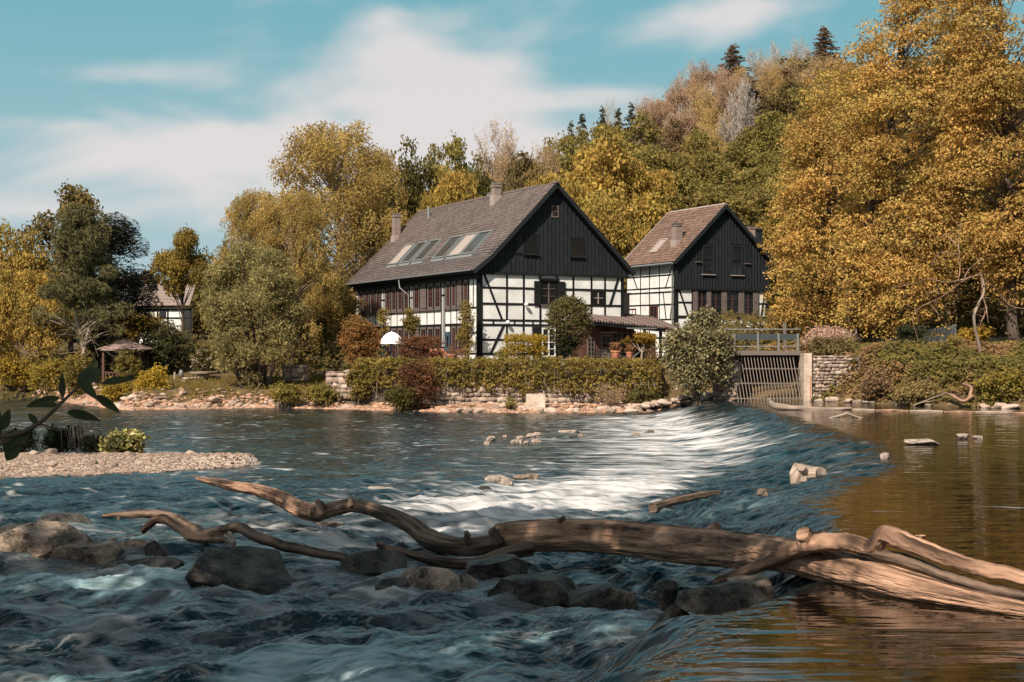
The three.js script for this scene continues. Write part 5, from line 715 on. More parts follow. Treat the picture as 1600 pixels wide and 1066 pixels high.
{ const r = rng(91), D = 80; for (let i = 0; i < 4; i++) { const g = thing('roof_tile_stack', ['topmost', 'second', 'third', 'lowest'][i] + ' layer of the terracotta slabs stacked beside the red-brown bush', 'slab', null, at(682 + (i % 2) * 3, 547 + i * 5.4, D)); part('slab', box(-.46 + r() * .1, .42 + r() * .1, -.08, .08, -.22, .22), M.clay, g); part('slab_edge', box(-.48, .46, -.1, -.082, -.24, .24), M.clay, g); }
  const pot = (px, py, w, h, D, label, m) => { const k = D / F, g = thing('plant_pot', label, 'pot', null, at(px, py, D)); part('pot', new THREE.LatheGeometry([[0, 0], [w * .36 * k, 0], [w * .5 * k, h * .85 * k], [w * .55 * k, h * .86 * k], [w * .55 * k, h * k], [w * .44 * k, h * k], [w * .40 * k, h * .8 * k], [0, h * .8 * k]].map(([a, b]) => new THREE.Vector2(a, b)), 16), m, g); const L = new Leaves(), r2 = rng(px); foliage(L, r2, [[0, h * 1.35 * k, 0, w * .6 * k]], 260, .09, [[.32, .16, .07], [.18, .10, .04]], {}); part('plant', L.geo(), M.leaf, g); };
  pot(706, 566, 16, 12, 79.6, 'terracotta pot with a bushy plant before the blue door', M.clay); pot(962, 564, 15, 16, 80.2, 'round terracotta pot under the downpipe of the garden wing', M.clay); pot(984, 562, 12, 12, 80, 'orange pot right of the garden wing downpipe', M.clay); pot(722, 566, 14, 10, 79.4, 'pale pot with flowers right of the blue door', M.concrete);
  const chair = (px, D, label, turn) => { const g = thing('garden_chair', label, 'chair', 'garden chairs before the wing', V(xAt(px, D), 2.42, -D)); g.rotation.y = turn; for (const x of [-.2, .2]) for (const z of [-.2, .2]) part('leg', tube([V(x, 0, z), V(x, z < 0 ? .92 : .45, z - (z < 0 ? .05 : 0))], [.014, .014], 6), M.blackWood, g); for (let i = 0; i < 5; i++) part('seat_slat', box(-.22, .22, .45, .47, -.2 + i * .085, -.14 + i * .085), M.greyBrown, g); for (let i = 0; i < 3; i++) part('back_slat', box(-.22, .22, .58 + i * .12, .66 + i * .12, -.25, -.23), M.blind, g); };
  chair(930, 82, 'slatted garden chair left of the wing door', -.6); chair(946, 82.3, 'slatted garden chair close to the wing door', .4);
  const tb = thing('garden_table', 'dark table under the small flat-topped tree', 'table', null, V(xAt(993, 83), 2.42, -83)); part('table_top', box(-.9, .9, .72, .77, -.4, .4), M.blackWood, tb); for (const x of [-.8, .8]) for (const z of [-.3, .3]) part('leg', box(x - .03, x + .03, 0, .72, z - .03, z + .03), M.blackWood, tb); }
// gravel-bar plants
shrub('butterbur_plant', 'broad-leaved sunlit plant on the gravel bar', 158, 234, 676, 714, 41.5, [[.26, .205, .06], [.14, .12, .04]], { n: 1500, size: .17, per: 5, asp: .6, mat: M.gloss, nb: 16, deep: .55, cat: 'plant' });
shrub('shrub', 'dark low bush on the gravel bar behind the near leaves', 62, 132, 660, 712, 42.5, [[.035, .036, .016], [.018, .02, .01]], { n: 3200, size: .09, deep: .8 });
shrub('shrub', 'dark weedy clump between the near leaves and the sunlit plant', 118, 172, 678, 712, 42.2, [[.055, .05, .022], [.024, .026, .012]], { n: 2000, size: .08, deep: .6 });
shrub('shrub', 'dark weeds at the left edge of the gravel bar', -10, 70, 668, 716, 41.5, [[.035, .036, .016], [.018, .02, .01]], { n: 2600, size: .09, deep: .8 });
{ const r = rng(95), g = thing('dry_stalks', 'dry upright stalks rising from the weeds on the gravel bar', 'grass'); const T = []; for (let i = 0; i < 26; i++) { const a = at(92 + r() * 60, 700, 42), b = a.clone().add(V((r() - .5) * .3, .45 + r() * .5, (r() - .5) * .3)); T.push(tube([a, a.clone().lerp(b, .5).add(V(.02, 0, 0)), b], [.008, .006, .004], 4)); } part('stalk', merge(T), M.driftPale, g); stuff(g); }
// grass on the banks
{ const r = rng(97), L = new Leaves(); let k = 0; while (k < 12000) { const t = r(), X = t < .72 ? lerp(-40, -6, r()) : lerp(15, 26, r()), b = 1.3 + r() * (X < 0 ? 9 : 4), D = shore(X) + b; if (n2(X * .6, D * .6) < -.22) continue; const y = land(X, D), h = .12 + r() * .3, c = mixc([.24, .17, .04], [.11, .085, .025], r()); L.add(X, y + h * .4, -D, [(r() - .5), (r() - .5) * .4, 1], h, .05, c, r); k++; } const o = part('bank_grass', L.geo(), M.leaf); stuff(o); tag(o, 'short grass and weeds covering the river banks', 'grass'); }

{ // bramble and ivy carpet on the right bank, and the shaded growth under the trees
  const r = rng(98), L = new Leaves(); let k = 0;
  while (k < 5200) { const X = lerp(14.6, 30, r()), b = .5 + r() * 15, D = shore(X) + b; if (D > 82) { continue; } const y = land(X, D), hump = (.25 + .75 * clamp(n2(X * .5, D * .5) + .55)) * sst(.2, 3, b) * (b > 8 ? .4 : 1), t = r(), pal = n2(X * .33 + 7, D * .33) > .12 ? [[.30, .18, .075], [.17, .10, .05]] : [[.21, .165, .04], [.085, .075, .022]]; for (let m = 0; m < 7; m++) L.add(X + (r() - .5) * .6, y + hump * (.3 + .8 * r()), -D + (r() - .5) * .6, [(r() - .5) * 1.4, 1, (r() - .5) * 1.4 + .5], .17, .11, mixc(pal[0], pal[1], clamp(t + (r() - .5) * .5)), r); k++; }
  const o = part('bramble_undergrowth', L.geo(), M.leaf); stuff(o); tag(o, 'brambles and ivy carpeting the right bank up to the picket fence', 'undergrowth');
  const L2 = new Leaves(); k = 0;
  while (k < 4200) { const left = r() < .6, X = left ? lerp(-42, -9, r()) : lerp(11, 34, r()), D = left ? lerp(92, 126, r()) : lerp(82, 118, r()), y = land(X, D), hump = (.6 + 1.6 * clamp(n2(X * .3, D * .3) + .5)), t = r(); for (let m = 0; m < 6; m++) L2.add(X + (r() - .5) * 1.2, y + hump * r(), -D + (r() - .5) * 1.2, [(r() - .5) * 1.4, 1, (r() - .5) * 1.4 + .6], .34, .22, mixc([.15, .105, .03], [.06, .05, .018], clamp(t + (r() - .5) * .5)), r); k++; }
  const o2 = part('shaded_undergrowth', L2.geo(), M.leaf); stuff(o2); tag(o2, 'low shaded growth on the ground under the trees', 'undergrowth');
}
// ---------- trees ----------
{
  const PR = {
    gold: [broadTree(101, 12, 5.2, { pal: GOLD, n: 15000, size: .34, nb: 34, br: .27 }), broadTree(102, 12, 5.6, { pal: GOLD, n: 15000, size: .34, nb: 30, br: .3, cb: .2 })],
    olive: [broadTree(103, 13, 4.8, { pal: OLIVE, n: 13000, size: .36, nb: 30 }), broadTree(104, 13, 5, { pal: OLIVE, n: 13000, size: .36, nb: 34, br: .25, cb: .2 })],
    green: [broadTree(105, 14, 5, { pal: GREEN, n: 13000, size: .36, nb: 30, cb: .22 })],
    rust: [broadTree(106, 12, 4.4, { pal: [[.21, .135, .065], [.125, .085, .045]], n: 9000, size: .34, nb: 26, br: .26, cb: .2 })],
    pale: [broadTree(107, 13, 4.2, { pal: [[.20, .14, .05], [.12, .09, .035]], n: 9000, size: .34, nb: 28, br: .24, cb: .2 })],
    bare: [bareTree(110, 15, 5, [[.38, .265, .175], [.24, .165, .11]], { bud: [[.34, .22, .09], [.24, .155, .07]] }), bareTree(111, 15, 5.4, [[.36, .25, .165], [.22, .155, .11]], { bud: [[.34, .22, .09], [.24, .155, .07]] })],
    pink: [bareTree(112, 14, 5, [[.36, .24, .165], [.25, .165, .115]], { bud: [[.32, .19, .11], [.24, .14, .08]] })],
    grey: [bareTree(113, 15, 4.6, [[.40, .345, .30], [.28, .24, .21]])],
    tan: [bareTree(114, 14, 4.4, [[.36, .24, .11], [.24, .16, .08]], { bud: [[.42, .27, .08], [.28, .18, .06]] })],
    tall: [broadTree(108, 13, 4.8, { pal: [[.30, .205, .045], [.17, .12, .028]], n: 13000, size: .33, nb: 32, br: .25, cb: .46 })],
    spruce: [spruceTree(120, 16, 3.2, { thin: .3, pal: [[.085, .08, .04], [.04, .042, .024]] }), spruceTree(121, 16, 2.6, { thin: .45, pal: [[.075, .07, .036], [.035, .038, .022]] })],
    larch: [spruceTree(122, 16, 4, { pal: [[.30, .19, .12], [.19, .125, .085]], thin: .25, mat: M.leaf, tiers: 48 })],
  };
  // kind, column and row of the tip, width in the photo, distance, what it looks like and stands beside
  const T = [
    ['green', 640, 224, 120, 128, 'dark green tree right behind the weeping birch'], ['olive', 702, 214, 110, 130, 'olive tree with a ragged tip above the left end of the roof'], ['green', 748, 248, 90, 126, 'dark green tree left of the bare round tree'], ['olive', 600, 262, 90, 122, 'olive tree between birch and chimney at the far roof end'],
    ['gold', 712, 268, 112, 114, 'small bright golden tree just above the big roof'], ['gold', 668, 285, 70, 118, 'golden tree top left of the bright one above the roof'],
    ['bare', 790, 183, 118, 146, 'round bare brown tree on the skyline above the ridge chimney'], ['bare', 846, 205, 80, 152, 'thin bare tree right of the round bare tree'], ['olive', 868, 208, 90, 160, 'olive tree left of the dark skyline spruces', ], ['pale', 815, 245, 90, 140, 'brownish thin-leaved tree behind the gable tip'],
    ['spruce', 893, 192, 26, 192, 'short dark skyline spruce, leftmost of the spruces'], ['spruce', 910, 180, 30, 190, 'dark skyline spruce second from the left'], ['spruce', 941, 169, 26, 196, 'dark skyline spruce in the middle of the five'], ['spruce', 966, 171, 26, 198, 'slim dark spruce fourth on the skyline'], ['spruce', 986, 163, 28, 200, 'tallest dark spruce of the skyline row, rightmost'],
    ['gold', 932, 218, 200, 131, 'great golden tree right of the boarded gable'], ['gold', 862, 262, 100, 127, 'golden tree behind the right slope of the big gable'], ['gold', 1003, 262, 120, 132, 'golden tree above the gap between the two houses'], ['gold', 958, 300, 110, 124, 'low golden tree directly behind the gap between houses'],
    ['olive', 985, 182, 120, 168, 'olive tree on the slope under the tallest spruce'], ['olive', 922, 192, 90, 175, 'olive tree under the left skyline spruces'], ['olive', 1040, 235, 120, 160, 'olive tree on the slope above the small house roof'], ['olive', 1068, 296, 120, 138, 'olive tree directly behind the small red roof'], ['olive', 1150, 290, 140, 136, 'broad olive tree behind the small house gable'], ['green', 1022, 262, 70, 150, 'dark green tree in the shade of the golden crown'], ['olive', 1195, 262, 110, 142, 'olive tree right of the small house gable'],
    ['tan', 1112, 190, 110, 168, 'tan thin-leaved tree in the middle of the slope'], ['tan', 1085, 210, 80, 165, 'tan twiggy tree left of the mid-slope one'], ['pale', 1185, 200, 100, 164, 'pale olive tree in front of the dark mid-slope spruce'], ['spruce', 1161, 214, 58, 176, 'dark spruce in the middle of the hillside'], ['spruce', 1087, 158, 26, 196, 'slim dark spruce among the pinkish bare trees'], ['spruce', 1130, 150, 80, 200, 'dark spruce group tree below the rusty crowns'], ['spruce', 1175, 142, 60, 204, 'broad dark spruce below the tall larch'],
    ['pink', 1062, 128, 110, 205, 'pinkish bare tree at the left of the upper slope'], ['pink', 1098, 98, 100, 220, 'pinkish bare tree high on the hill left of the larch'], ['pink', 1030, 150, 90, 208, 'pinkish bare tree above the tallest skyline spruce'], ['pink', 1120, 130, 90, 210, 'pinkish bare tree beneath the tall larch'], ['pink', 1075, 165, 100, 192, 'pinkish bare tree low among the bare ones'], ['bare', 1128, 150, 80, 200, 'brown bare tree below the tall larch'],
    ['grey', 962, 150, 60, 205, 'fine grey bare tree behind the skyline spruces'], ['grey', 1010, 148, 60, 215, 'fine grey bare tree right of the skyline spruces'], ['grey', 1070, 92, 80, 230, 'grey bare skyline tree left of the larch'], ['grey', 1190, 72, 70, 232, 'grey bare skyline tree right of the tall larch'], ['grey', 1212, 60, 60, 235, 'pale bare skyline tree, second right of the larch'], ['grey', 1240, 54, 66, 235, 'tallest pale bare tree on the skyline'], ['grey', 1262, 70, 50, 232, 'pale bare tree between tallest bare tree and dark conifer'],
    ['larch', 1146, 72, 105, 226, 'tall reddish-brown larch on the hilltop'], ['larch', 1287, 44, 105, 228, 'reddish-brown conifer on the skyline at the golden crowns'], ['rust', 1216, 104, 70, 210, 'rust-brown round tree under the bare skyline trees'], ['rust', 1262, 84, 80, 214, 'rust-brown tree left of the skyline conifer'], ['rust', 1175, 110, 70, 214, 'rust-brown tree at the foot of the tall larch'], ['rust', 1300, 78, 80, 215, 'rust-brown tree right of the skyline conifer'],
    ['pale', 1232, 128, 90, 186, 'pale green tree on the upper slope beside the golden crowns'], ['olive', 1258, 140, 100, 172, 'olive tree at the edge of the big golden crowns'], ['olive', 1215, 175, 110, 162, 'olive tree low beside the big golden crowns'], ['olive', 1130, 225, 110, 156, 'olive tree under the tan mid-slope tree'], ['rust', 1040, 178, 90, 188, 'brown thin tree right of the skyline spruce row'], ['gold', 1242, 300, 120, 130, 'golden tree behind the chimney of the small house'], ['green', 1215, 400, 90, 118, 'dark tree in the shade right of the small house'],
    // left bank
    ['gold', 24, 345, 130, 112, 'bright golden tree at the left edge of the picture'], ['pale', 110, 296, 130, 118, 'tall thin-leaved yellow-green tree behind the dark pine'], ['gold', 70, 420, 100, 104, 'golden tree low behind the dark pine'], ['gold', -30, 400, 100, 104, 'golden tree half outside the left edge'],
    ['tall', 284, 362, 92, 132, 'round olive-golden tree standing by the distant white house'], ['green', 345, 398, 50, 150, 'small dark tree behind the round olive-golden one'], ['spruce', 352, 378, 26, 160, 'little dark spruce tip left of the birches'], ['olive', 500, 420, 120, 104, 'shaded tree under the weeping birch'], ['green', 508, 420, 80, 110, 'dark shaded tree left of the house wall'], ['green', 455, 450, 110, 100, 'dark shaded tree behind the willow bush'], ['green', 250, 450, 60, 165, 'far dark tree behind the white house'],
  ];
  { const q = rng(130); for (let i = 0; i < 34; i++) { const t = q(), px = lerp(1005, 1300, t), sky = pl([[1000, 165], [1060, 130], [1100, 108], [1150, 95], [1200, 84], [1300, 66]], px), k = ['pink', 'bare', 'tan', 'grey', 'bare'][fl(q() * 5)]; T.push([k, px, sky + q() * q() * 120 + 4, 60 + q() * 45, lerp(228, 186, q()), 'leafless tree in the bare brownish wood on the upper hill slope', 'leafless trees on the upper slope']); } for (let i = 0; i < 12; i++) T.push(['olive', lerp(1000, 1260, q()), lerp(200, 280, q()), 80 + q() * 40, lerp(150, 180, q()), 'green-golden tree in the closed wood on the middle hill slope', 'leafy trees on the middle slope']); }
  const r = rng(131), cnt = {};
  for (const [kind, px, py, wpx, D, label, group] of T) {
    const L = PR[kind], P = L[(cnt[kind] = (cnt[kind] || 0) + 1) % L.length], X = xAt(px, D), y0 = land(X, D), H = hAt(py, D) - y0, low = D < 120 && px < 600 || D < 126;
    const names = { gold: 'golden_tree', olive: 'olive_green_tree', tall: 'olive_green_tree', green: 'dark_green_tree', rust: 'brown_tree', pale: 'thin_leaved_tree', bare: 'bare_tree', pink: 'bare_tree', grey: 'bare_tree', tan: 'twiggy_tree', spruce: 'spruce_tree', larch: 'larch_tree' };
    plantTree(P, names[kind], label, V(X, y0, -D), wpx / F * D / P.w * (kind === 'spruce' ? 2.1 : 1.08), H / P.h * 1.03, r() * 6.28, group);
  }
  // the dense wood that covers the hillside between and behind the trees one can tell apart
  const small = broadTree(140, 8, 3.4, { pal: [[1, 1, 1], [.6, .6, .6]], n: 1500, size: .6, nb: 18, cb: .12 }), n = 620, im = new THREE.InstancedMesh(small.crown, M.leaf, n), o = new THREE.Object3D(); let k = 0;
  const cols = [[.23, .155, .04], [.16, .12, .032], [.10, .08, .025], [.17, .105, .055], [.27, .18, .04]];
  while (k < n) { const X = lerp(-80, 110, r()), D = lerp(128, 250, r()); if (X < -25 && D < 160) continue; const far = (D - 128) / 122, s = .8 + r() * .6; o.position.set(X, land(X, D) - .6, -D); o.scale.set(s, s * lerp(.8, 1.0, r()), s); o.rotation.y = r() * 6.28; o.updateMatrix(); im.setMatrixAt(k, o.matrix); const c = cols[fl(r() * 3 + far * 1.9) % 5]; im.setColorAt(k, rgb(...c)); k++; }
  im.name = 'wooded_hillside'; im.castShadow = im.receiveShadow = true; scene.add(im); stuff(im); tag(im, 'dense mixed wood covering the hillside behind the houses', 'woodland');
}
// birches left of the house
{
  const b = birchTree(151, 20, 5.0, { limbs: 135, strands: 25 }), put = (px, top, wpx, D, label, turn, sy) => { const X = xAt(px, D), y0 = land(X, D); plantTree(b, 'birch_tree', label, V(X, y0, -D), wpx / F * D / b.w * 1.05, (hAt(top, D) - y0) / b.h, turn); };
  put(522, 192, 236, 113, 'tall weeping birch left of the big house', .3); put(408, 300, 156, 97, 'lower golden birch left of the tall weeping one', 2.1); put(586, 236, 110, 124, 'slim birch between tall weeping birch and roof', 4.0); put(455, 300, 150, 96, 'short birch in front of the tall weeping one', 5.2);
}
// dark pine leaning over the left bank and its neighbour
{
  const r = rng(161), D = 90, L = new Leaves(), T = [], p0 = at(152, 626, D), pine = thing('pine_tree', 'dark pine with a bent leaning trunk on the left bank', 'tree', null, p0), q = (px, py, d = 0) => at(px, py, D + d).sub(p0), needles = (c, R, n) => { for (let k = 0; k < n; k++) { const u = randUnit(r), v = randUnit(r), x = c.x + u[0] * R, y = c.y + u[1] * R * .75, z = c.z + u[2] * R, tone = r(), a = [u[0] + v[0] * .9, u[1] + v[1] * .9 + .5, u[2] + v[2] * .9]; for (let m = 0; m < 3; m++) L.add(x + v[0] * .1 * m, y + v[1] * .1 * m, z, randUnit(r), .42, .05, mixc([.15, .13, .055], [.055, .056, .028], clamp(tone + (r() - .5) * .6)), r); } };
  T.push(tube([q(153, 632), q(146, 592), q(131, 570), q(131, 540), q(120, 500), q(124, 440), q(128, 380), q(126, 335)], [.17, .17, .15, .14, .12, .10, .07, .03], 8, { smooth: 40, wob: { s: 2, a: .05 } })); T.push(tube([q(131, 545), q(140, 505), q(132, 470), q(140, 420)], [.10, .10, .08, .04], 7, { smooth: 20 }));
  for (let i = 0; i < 78; i++) { const t = r(), py = lerp(332, 520, Math.pow(t, .85)), half = 16 + 58 * Math.pow(t, .7), px = 128 + (r() * 2 - 1) * half, d = (r() * 2 - 1) * half / F * D * .9, c = q(px, py, d); needles(c, .42 + r() * .34, t > .75 ? 50 : 110); limb(T, q(126 + r() * 8, Math.min(540, py + 25)), c, .045, .012, r, .1, 4, 4); }
  for (let i = 0; i < 26; i++) limb(T, q(128, 500 + r() * 60), q(128 + (r() * 2 - 1) * 60, 500 + r() * 80, (r() - .5) * 3), .014, .005, r, .15, 4, 4);
  part('crown', L.geo(), M.needle, pine); part('trunk', merge(T), M.barkPale, pine);
  const L2 = new Leaves(), T2 = [], D2 = 95, b0 = at(171, 545, D2), fir = thing('fir_tree', 'broad blackish conifer right behind the leaning pine', 'tree', null, b0); limb(T2, V(0, -1, 0), V(.1, 7.4, 0), .24, .05, r, .01, 8, 6);
  for (let i = 0; i < 105; i++) { const t = r(), py = lerp(342, 512, t), half = 10 + 52 * Math.pow(t, .6) * (t > .85 ? .8 : 1), px = 182 + (r() * 2 - 1) * half, c = at(px, py, D2 + (r() - .5) * 4).sub(b0); limb(T2, V(.05, Math.max(1, c.y + .2), 0), c, .04, .01, r, .08, 4, 4); for (let k = 0; k < 150; k++) { const u = randUnit(r), f = .85; L2.add(c.x + u[0] * f, c.y + u[1] * .55 - Math.abs(u[0]) * .18, c.z + u[2] * f, [(r() - .5), 1, (r() - .5)], .36, .08, mixc([.065, .066, .036], [.027, .03, .018], r()), r); } }
  part('crown', L2.geo(), M.needle, fir); part('trunk', merge(T2), M.bark, fir);
}
// the great golden trees on the right bank; crowns are built of flat sprays
function greatTree(seed, label, D, base, tips, n, o = {}) {
  const r = rng(seed), b0 = at(base[0], base[1], D); b0.y = land(b0.x, D) - .1; const g = thing('golden_tree', label, 'tree', null, b0), balls = [], T = [], top = at(base[2], base[3], D).sub(b0);
  const knees = [V(0, -.6, 0), V((r() - .5) * .8, 3, .2), V(top.x * .55, top.y * .5, -.2), top]; T.push(tube(knees, [o.r || .34, .28, .17, .05], 9, { smooth: 26, wob: { s: seed, a: .12 } }));
  // outline of the crown: rows with left and right limits
  const lo = tips[0][0], hi = tips[tips.length - 1][0], L = tips.map((q) => [q[0], q[1]]), R = tips.map((q) => [q[0], q[2]]);
  for (let i = 0; i < (o.nb || 100); i++) { const py = lerp(lo, hi, r()), a = pl(L, py), b = pl(R, py), mid = (a + b) / 2, hw = (b - a) / 2, u = Math.sqrt(r()) * (r() < .5 ? -1 : 1), dd = Math.sqrt(1 - u * u) * (r() < .72 ? -1 : 1) * hw / F * D * (.35 + .5 * r()), rad = (.9 + r() * .9) * (o.k || 1), px = mid + u * (hw - rad / D * F * .75), c = at(px, py, D + dd).sub(b0); if (c.y < 1.2) c.y = 1.2 + r(); balls.push([c.x, c.y, c.z, rad]); const t = clamp((c.y - 2.5) / top.y, .08, .92), s = V(top.x * t * 1.0, lerp(2.2, top.y, t * .85), 0); limb(T, s, V(c.x, c.y, c.z), .085 * (1.2 - t), .015, r, .10, 5, 6); }
  const Lv = new Leaves(); foliage(Lv, r, balls, n, o.size || .165, o.pal || AMBER, { flat: .72, up: .72, cflat: .48, per: 9, clump: .42, asp: .62 });
  part('crown', Lv.geo(), M.leaf, g); part('trunk', merge(T), M.bark, g); return g;
}
greatTree(171, 'golden tree right behind the small house, leftmost of the great ones', 84, [1318, 545, 1290, 200], [[120, 1262, 1360], [180, 1240, 1400], [260, 1220, 1410], [340, 1205, 1410], [420, 1200, 1400], [500, 1200, 1370], [548, 1210, 1330]], 54000, { nb: 105, k: .88 });
greatTree(172, 'tallest golden tree, its crown rising out of the picture top', 78, [1340, 545, 1420, -60], [[-70, 1400, 1500], [0, 1385, 1560], [60, 1335, 1570], [130, 1290, 1560], [220, 1285, 1540], [320, 1300, 1520], [420, 1300, 1480], [500, 1310, 1450], [525, 1320, 1420]], 76000, { nb: 135, k: .9 });
greatTree(173, 'golden tree filling the right edge with a leaning trunk', 73, [1588, 560, 1560, -90], [[-100, 1490, 1640], [0, 1470, 1720], [100, 1465, 1740], [200, 1470, 1740], [300, 1470, 1730], [400, 1490, 1720], [450, 1540, 1700]], 72000, { nb: 135, k: .9, r: .3 });
greatTree(174, 'low golden tree with thin trunk above the right bank brambles', 76, [1412, 548, 1420, 330], [[330, 1380, 1460], [400, 1360, 1500], [460, 1350, 1500], [505, 1365, 1470]], 13000, { nb: 44, r: .14 });
greatTree(175, 'darker golden tree deep behind the dead white branches', 92, [1520, 540, 1500, 120], [[100, 1440, 1560], [200, 1420, 1640], [320, 1420, 1680], [440, 1420, 1700], [520, 1450, 1700]], 26000, { nb: 80, k: 1.2, size: .24, pal: [[.22, .135, .03], [.12, .08, .022]] });
greatTree(176, 'dark leafy tree in the shade at the right edge', 86, [1660, 540, 1640, 250], [[260, 1540, 1720], [400, 1500, 1780], [520, 1510, 1780]], 14000, { nb: 50, k: 1.2, size: .24, pal: OLIVE });
// ---------- rocks, logs and leaves in and over the river ----------
{
  const rock = (name, label, px0, px1, top, foot, D, m, seed, o = {}) => { const k = D / F, w = (px1 - px0) * k / 2, y1 = hAt(top, D), y0 = o.y0 ?? -.35, c = V(xAt((px0 + px1) / 2, D), (y1 + y0) / 2, -D - (o.back || 0)), g = rockGeo(seed, w * 1.10, (y1 - y0) / 2 * .92, (o.deep || w * .75), o.detail || 20, o.cuts || 15, o.rough || .085); const q = part(name, g, m, scene); q.position.copy(c); q.rotation.set(o.rx || 0, o.ry || 0, o.rz || 0); tag(q, label, 'rock'); return q; };
  rock('river_rock', 'big pale-brown boulder with a sunlit face at the left edge', -18, 142, 800, 868, 22.2, M.rock, 501, { rz: .10, cuts: 8, deep: .9 });
  rock('river_rock', 'brown boulder leaning against the big left boulder', 82, 196, 828, 880, 21.6, M.rock, 502, { rz: -.15 });
  rock('river_rock', 'low dark rock behind the big left boulder', -20, 80, 806, 850, 24.5, M.rockDark, 503); rock('river_rock', 'dark flat rock behind the left boulders at the waterline', 50, 140, 798, 830, 25.5, M.rockDark, 518, { y0: -.3 });
  rock('river_rock', 'rounded reddish rock right of the brown boulder', 184, 246, 838, 872, 22.6, M.rock, 504); rock('river_rock', 'small dark rounded rock beside the reddish rock', 222, 274, 842, 878, 22.2, M.rockDark, 505); rock('river_rock', 'small pale stone between the boulders at the left', 168, 184, 836, 850, 23, M.paleRock, 519, { y0: .05, detail: 8 });
  rock('river_rock', 'long dark slab under the left boulders', 150, 288, 866, 900, 20.6, M.rockDark, 506, { cuts: 12 });
  rock('river_rock', 'large dark block-shaped rock under the pale forked branch', 274, 470, 848, 912, 19.6, M.rockDark, 507, { cuts: 16, rz: -.11, deep: .75 });
  rock('river_rock', 'dark angular rock left of the log fork', 532, 644, 856, 898, 20.2, M.rockDark, 508, { cuts: 14, rz: -.06 });
  rock('river_rock', 'flat brown rock with a bright sunlit patch below the log fork', 596, 724, 876, 920, 19.0, M.rock, 509, { rz: -.04 }); rock('river_rock', 'dark pointed rock at the front of the flat brown rock', 572, 642, 890, 924, 18.4, M.rockDark, 510, { rz: .2 });
  rock('river_rock', 'dark pyramid rock right under the broken log end', 730, 822, 858, 908, 19.6, M.rockDark, 511, { cuts: 9, deep: .5 }); rock('river_rock', 'small light grey rock left of the dark pyramid rock', 692, 752, 892, 920, 18.9, M.rock, 512);
  rock('river_rock', 'long low dark rock below the middle of the log', 758, 905, 892, 934, 18.2, M.rockDark, 513, { cuts: 12 }); rock('river_rock', 'pointed dark rock in the rapids right of the long low rock', 888, 1004, 894, 944, 17.6, M.rockDark, 514, { cuts: 8, rz: -.16 });
  rock('river_rock', 'flat grey rock under the right forked branch', 1062, 1222, 900, 938, 15.6, M.rockDark, 515, { y0: .15, rz: .04, cuts: 12, deep: .6 }); rock('river_rock', 'grey rock on the flat rock where the branch touches down', 1128, 1205, 894, 925, 15.9, M.rock, 520, { y0: .3, deep: .4 });
  rock('river_rock', 'dark wet rock with water spilling over it', 1000, 1104, 934, 972, 15.8, M.rockDark, 516); rock('river_rock', 'small rounded dark rock at the little fall', 1086, 1126, 944, 976, 14.4, M.rockDark, 517, { y0: 0 }); rock('river_rock', 'small mossy rock in the rapids right of the log middle', 1026, 1062, 902, 922, 17.2, M.rockDark, 521, { y0: 0 });
  rock('river_rock', 'low submerged dark rock at the bottom edge of the rapids', 480, 600, 1036, 1074, 14.6, M.rockDark, 522, { y0: -.4 });
  // stones standing in the middle of the river
  const mid = (px, foot, w, h, label, m = M.paleRock, lev = 0, extra = {}) => { const D = (EYE - lev) * F / (foot - HOR), k = D / F; return rock('river_stone', label, px - w / 2, px + w / 2, foot - h, foot, D, m, 540 + px + foot, { y0: lev - .08, detail: 8, deep: Math.max(.08, w * k * .4), ...extra }); };
  const grp = [[766, 690, 16, 10], [762, 696, 12, 7], [806, 694, 18, 10], [814, 688, 15, 8], [830, 686, 18, 10], [840, 682, 14, 8], [822, 694, 10, 6], [838, 692, 16, 8], [790, 684, 10, 5]]; const where = ['leftmost taller stone', 'small stone before the leftmost', 'broad front stone', 'stone behind the broad front one', 'middle stone', 'stone at the back right', 'little stone in the middle', 'stone at the right front', 'tiny stone between both halves'];
  grp.forEach(([a, b, w, h], i) => mid(a, b, w, h, where[i] + ' of the pale stone cluster in midstream'));
  mid(776, 753, 46, 13, 'pale flat rock in midstream above the broken log end'); mid(822, 748, 40, 10, 'dark-topped flat rock right of the pale flat rock', M.rock); mid(790, 757, 22, 8, 'small stone in front of the pale flat midstream rock'); mid(758, 765, 24, 7, 'low dark stone left below the pale flat rock', M.rockDark);
  mid(596, 768, 50, 9, 'low pale shelf of rock in midstream left of the flat rocks'); mid(618, 778, 22, 8, 'mossy stone below the pale shelf', M.rockDark); mid(654, 772, 16, 8, 'small mossy stone right of the pale shelf', M.rock); mid(470, 826, 60, 7, 'twig-covered low stone above the small forked branch', M.rockDark); mid(518, 822, 44, 12, 'white-washed stone under the bend of the log limb');
  mid(992, 681, 15, 8, 'pale stone at the foot of the weir'); mid(1014, 678, 16, 7, 'brown stone beside the pale one at the weir foot', M.rock); mid(890, 676, 36, 6, 'low pale stones just under the water right of the cluster'); mid(908, 682, 10, 5, 'tiny stone in front of the low pale stones');
  const P0 = POND; mid(1443, 694, 60, 10, 'flat pale slab in the still pond', M.paleRock, P0, { cuts: 14 }); mid(1504, 686, 24, 10, 'pale stone right of the flat slab in the pond', M.paleRock, P0); mid(1526, 685, 18, 6, 'low stone rightmost of the pond stones', M.paleRock, P0); mid(1383, 717, 15, 11, 'single small pale stone at the lip of the weir', M.paleRock, P0); mid(1193, 774, 20, 12, 'small mossy stone at the end of the thin branch on the weir', M.rock, .55);
  mid(735, 807, 14, 7, 'small dark stone in the foam behind the log', M.rockDark);
